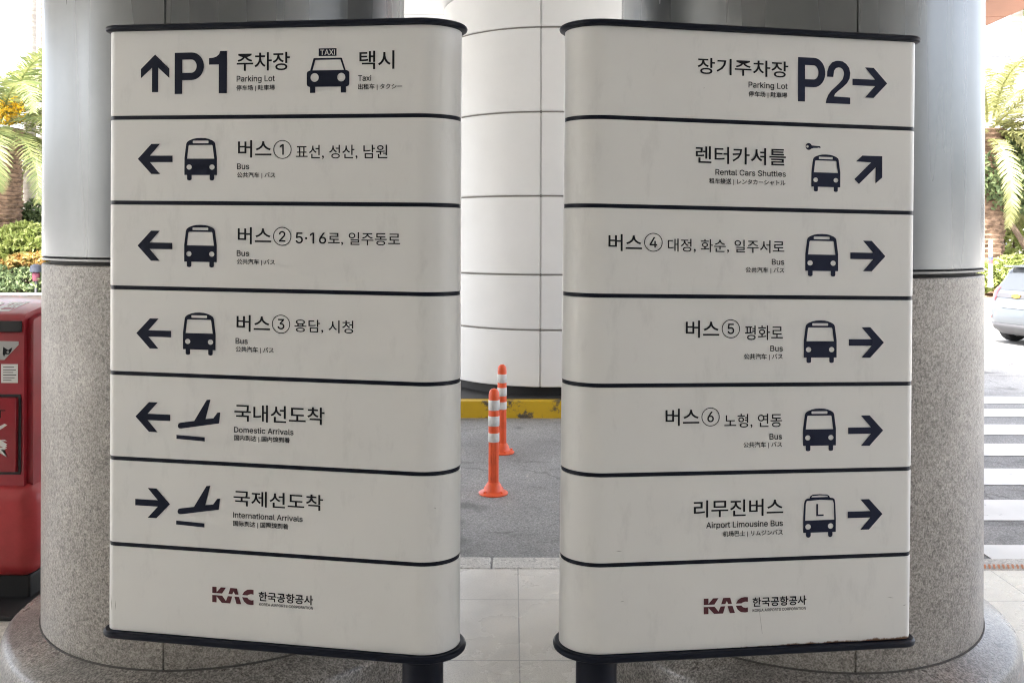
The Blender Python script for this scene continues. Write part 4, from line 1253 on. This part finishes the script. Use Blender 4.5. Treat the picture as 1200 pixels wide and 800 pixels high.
def palm(name, label, x, y, z0, h, r0, r1, nf, length, mleaf, mbark, seed, scars=True, group=None, flowers=0, width=.42, aim=None, droop=1.9):
    rnd = random.Random(seed)
    t = thing(name, label, 'palm tree', (x, y, z0), 0, group)
    bm = bmesh.new()
    prof = []
    n = int(h / (.11 if scars else .35))
    for i in range(n + 1):
        r = r0 + (r1 - r0) * i / n
        z = h * i / n
        prof.append((r, z))
        if scars and i < n:
            prof.append((r * 1.10, z + h / n * .72))
    lathe(bm, prof, circ(20), (lambda i, r: r * (1 + .05 * math.sin(i * 2.5)) if scars else r))
    if scars:
        for v in bm.verts:
            v.co += Vector((noise.noise(v.co * 6), noise.noise(v.co * 6 + Vector((9, 0, 0))), noise.noise(v.co * 5) * .6)) * .05
    obj('trunk', bm, mbark, t, not scars)
    V, F = [], []
    for i in range(nf):
        az = 2.399963 * i + rnd.uniform(-.2, .2)
        el = R(78 - 95 * (i / nf) + rnd.uniform(-8, 8))
        frond_mesh(V, F, (math.cos(az) * r1 * .6, math.sin(az) * r1 * .6, h + .25 - .5 * i / nf), az, el, length * rnd.uniform(.85, 1.08), droop * rnd.uniform(.8, 1.15), rnd, width)
    if aim:
        for az, el, L, dr in aim:
            frond_mesh(V, F, (0, 0, h + .05), az, el, L, dr, rnd, width)
    raw('crown', V, F, mleaf, t)
    if flowers:
        blobs = []
        for i in range(flowers):
            az = rnd.uniform(R(200), R(340))
            blobs.append((math.cos(az) * .75, math.sin(az) * .75, h + rnd.uniform(.35, 1.15), .26, .26, .36))
        leaves('flower_cluster', blobs, 240 * flowers, .11, M['leaf_yellow'], t, 0, seed)
    return t

# left: date palm with yellow flower sprays, slim palm, bushes, blossom
palm('date_palm', 'thick shaggy date palm with yellow flower sprays and drooping fronds', -12.78, 22.2, .25, 4.1, .50, .56, 46, 3.6, M['palm_leaf'], M['bark_palm'], 3, True, None, 5, .5)
palm('slim_palm', 'slim pale palm trunk rising beside the flowering date palm', -13.03, 24.2, .25, 11.5, .17, .13, 30, 2.4, M['palm_leaf'], M['bark_pale'], 5, False)
palm('slim_palm', 'second slim pale trunk half hidden at the pillar edge, left', -14.25, 27.0, .25, 12.5, .16, .12, 26, 2.4, M['palm_leaf'], M['bark_pale'], 8, False)
def bush(label, x, y, z, blobs, n, size, m, seed, name='bush', cat='bush', group=None):
    t = thing(name, label, cat, (x, y, z), 0, group)
    bm = bmesh.new()
    rnd = random.Random(seed)
    for k in range(5):
        b = rnd.choice(blobs)
        tube(bm, [(rnd.uniform(-.1, .1), rnd.uniform(-.1, .1), -.02), (b[0] * .5, b[1] * .5, b[2] * .5), (b[0], b[1], b[2])], [.035, .025, .01], 6)
    obj('stem', bm, M['bark_tree'], t)
    leaves('foliage', blobs, n, size, m, t, 0, seed)
    return t
bush('bright lime bush below the shaggy palm trunk', -11.9, 21.6, .3, [(-.9, 0, .95, .9, .7, .55), (.1, .1, 1.15, .8, .7, .6), (.8, .3, .95, .8, .7, .6)], 5200, .17, M['leaf_lime'], 11)
bush('green bush rising behind the lime bush, by the slim trunk', -12.1, 23.0, .3, [(0, 0, 1.6, .7, .6, .75), (.7, .2, 1.5, .6, .6, .65)], 3200, .18, M['leaf_green'], 12)
bush('low dark green bush in front of the orange blossom', -11.3, 20.95, .3, [(-.9, 0, .35, .7, .35, .38), (0, .05, .32, .7, .35, .36), (.8, .05, .38, .6, .35, .42)], 3600, .12, M['leaf_green'], 13)
bush('band of orange blossom between the lime and dark bushes', -11.5, 21.1, .3, [(-.9, .1, .72, .8, .28, .15), (.2, .12, .85, .7, .28, .17), (.95, .1, .93, .5, .28, .16)], 1900, .13, M['leaf_orange'], 14, 'blossom_bush', 'flowers')
# small dark fixture of unknown kind with a pink patch, among the leaves
t = thing('garden_fixture', 'small dark garden fixture with pink patch among the bushes', 'garden light', (-11.02, 20.75, .20))
bm = bmesh.new(); lathe(bm, [(.03, 0), (.03, .45)], circ(12)); obj('stake', bm, M['fascia'], t, True)
bm = bmesh.new(); lathe(bm, [(.07, .45), (.085, .5), (.085, .62), (.07, .64)], circ(16)); obj('glass', bm, mat('pink_patch', (.12, .025, .045), .4), t, True)
bm = bmesh.new(); lathe(bm, [(.05, .64), (.13, .66), (.12, .80), (.04, .84)], circ(16)); obj('cap', bm, mat('slate_metal', (.02, .025, .04), .6), t, True)

# right: date palm with long yellowing fronds, slim palm, branching tree, hedge
palm('date_palm', 'date palm with long arching yellowed fronds behind the silver car', 11.15, 21.0, .25, 4.0, .30, .34, 30, 3.0, M['palm_leaf_yellow'], M['bark_palm'], 23, True, None, 0, .34,
     [(R(-25), R(38), 3.6, 1.7), (R(-40), R(22), 3.4, 1.8), (R(-10), R(12), 3.2, 1.7), (R(-55), R(5), 3.0, 1.9), (R(5), R(-5), 2.6, 1.6), (R(-70), R(-15), 2.4, 1.4), (R(-30), R(-25), 2.6, 1.2), (R(-15), R(55), 3.6, 1.9)], 2.2)
palm('slim_palm', 'slim grey palm trunk behind the arching yellowed fronds, right', 14.35, 25.5, .25, 9.5, .17, .14, 30, 2.2, M['palm_leaf'], M['bark_pale'], 25, False)
t = thing('leafy_tree', 'small forked tree with round green crown behind the car roof', 'tree', (12.0, 20.7, .25))
bm = bmesh.new()
tube(bm, [(0, 0, 0), (.05, 0, .6), (.02, .05, 1.1), (-.02, .05, 1.5)], [.13, .11, .10, .09], 10)
tube(bm, [(.02, .05, 1.05), (-.35, 0, 1.6), (-.75, .1, 2.3), (-1.0, .1, 3.0)], [.08, .065, .05, .02], 8)
tube(bm, [(-.02, .05, 1.4), (.25, .1, 2.1), (.35, .2, 2.9), (.3, .2, 3.5)], [.085, .065, .04, .015], 8)
tube(bm, [(0, .05, 1.2), (.5, -.1, 1.8), (.9, -.1, 2.6)], [.06, .045, .015], 8)
obj('trunk', bm, M['bark_tree'], t, True)
leaves('crown', [(-.7, 0, 2.9, .95, .9, .65), (.2, .1, 3.2, .9, .9, .7), (.9, 0, 2.8, .85, .9, .7), (-.2, .1, 2.5, 1.1, .9, .5)], 6500, .17, M['leaf_green'], t, 0, 31)
bush('yellow green round crown of a bush behind the forked tree', 12.6, 22.6, .3, [(-.9, 0, 3.1, .9, .7, .7), (.2, .1, 3.4, 1.0, .7, .75), (-.3, 0, 2.2, .8, .6, .8), (0, 0, 1.2, .6, .6, .8)], 5200, .18, M['leaf_lime'], 33)
bush('low lime hedge behind the rear of the silver car', 11.4, 20.1, .3, [(-1.2, 0, .55, .9, .35, .42), (0, 0, .6, .9, .35, .45), (1.2, 0, .55, .9, .35, .42), (2.4, 0, .6, .9, .35, .45)], 5200, .14, M['leaf_lime'], 34, 'hedge', 'hedge')
# slim marker post beside the hedge
t = thing('marker_post', 'thin white marker post with red and blue bands before hedge', 'marker post', (10.55, 19.75, .62))
for a, b, m in ((0, .52, M['white_decal']), (.52, .60, mat('red_band', (.5, .06, .07), .5)), (.60, .68, mat('blue_band', (.05, .07, .22), .5)), (.68, 1.05, M['white_decal'])):
    bm = bmesh.new(); lathe(bm, [(.055 - .02 * a, a + .0005), (.055 - .02 * b, b - .0005)], circ(14))
    obj('band', bm, m, t, True)

# far buildings
def building(label, x0, x1, y, d, h, floors, m, bays):
    t = thing('far_building', label, 'building', ((x0 + x1) / 2, y, ROAD_Z))
    w = x1 - x0
    bm = bmesh.new(); box(bm, (0, d / 2, h / 2), (w, d, h)); obj('wall', bm, m, t)
    fh = h / floors
    for k in range(floors):
        bm = bmesh.new(); box(bm, (0, -.12, (k + 1) * fh - .15), (w + .2, .24 - .004, .3)); obj('floor_band', bm, M['concrete'], t)
        for b in range(bays):
            bm = bmesh.new(); box(bm, (-w / 2 + (b + .5) * w / bays, -.01, k * fh + fh * .5), (w / bays * .7, .06, fh * .5)); obj('window', bm, M['glass'], t)
    return t
building('long pale low building far behind the left palms', -48, -14, 52, 12, 6.4, 2, M['white_wall'], 9)
t = thing('elevated_walkway', 'grey elevated walkway beam crossing behind the right palms', 'walkway', (0, 44, 0))
bm = bmesh.new(); box(bm, (22, 0, 9.1), (24, 3, .9), .03); obj('deck', bm, M['concrete'], t)
for x in (13, 31):
    bm = bmesh.new(); box(bm, (x, 0, 4.25), (.9, .9, 8.8)); obj('column', bm, M['concrete'], t)
bm = bmesh.new()
for z in (9.75, 10.05, 10.35):
    box(bm, (22, -1.4, z), (24, .05, .05))
for x in range(10, 35, 2):
    box(bm, (x, -1.33, 9.95), (.05, .05, .85))
obj('railing', bm, M['steel'], t)
building('long sand coloured low wall and building far behind the car', 8, 46, 60, 10, 5.2, 2, M['concrete'], 10)
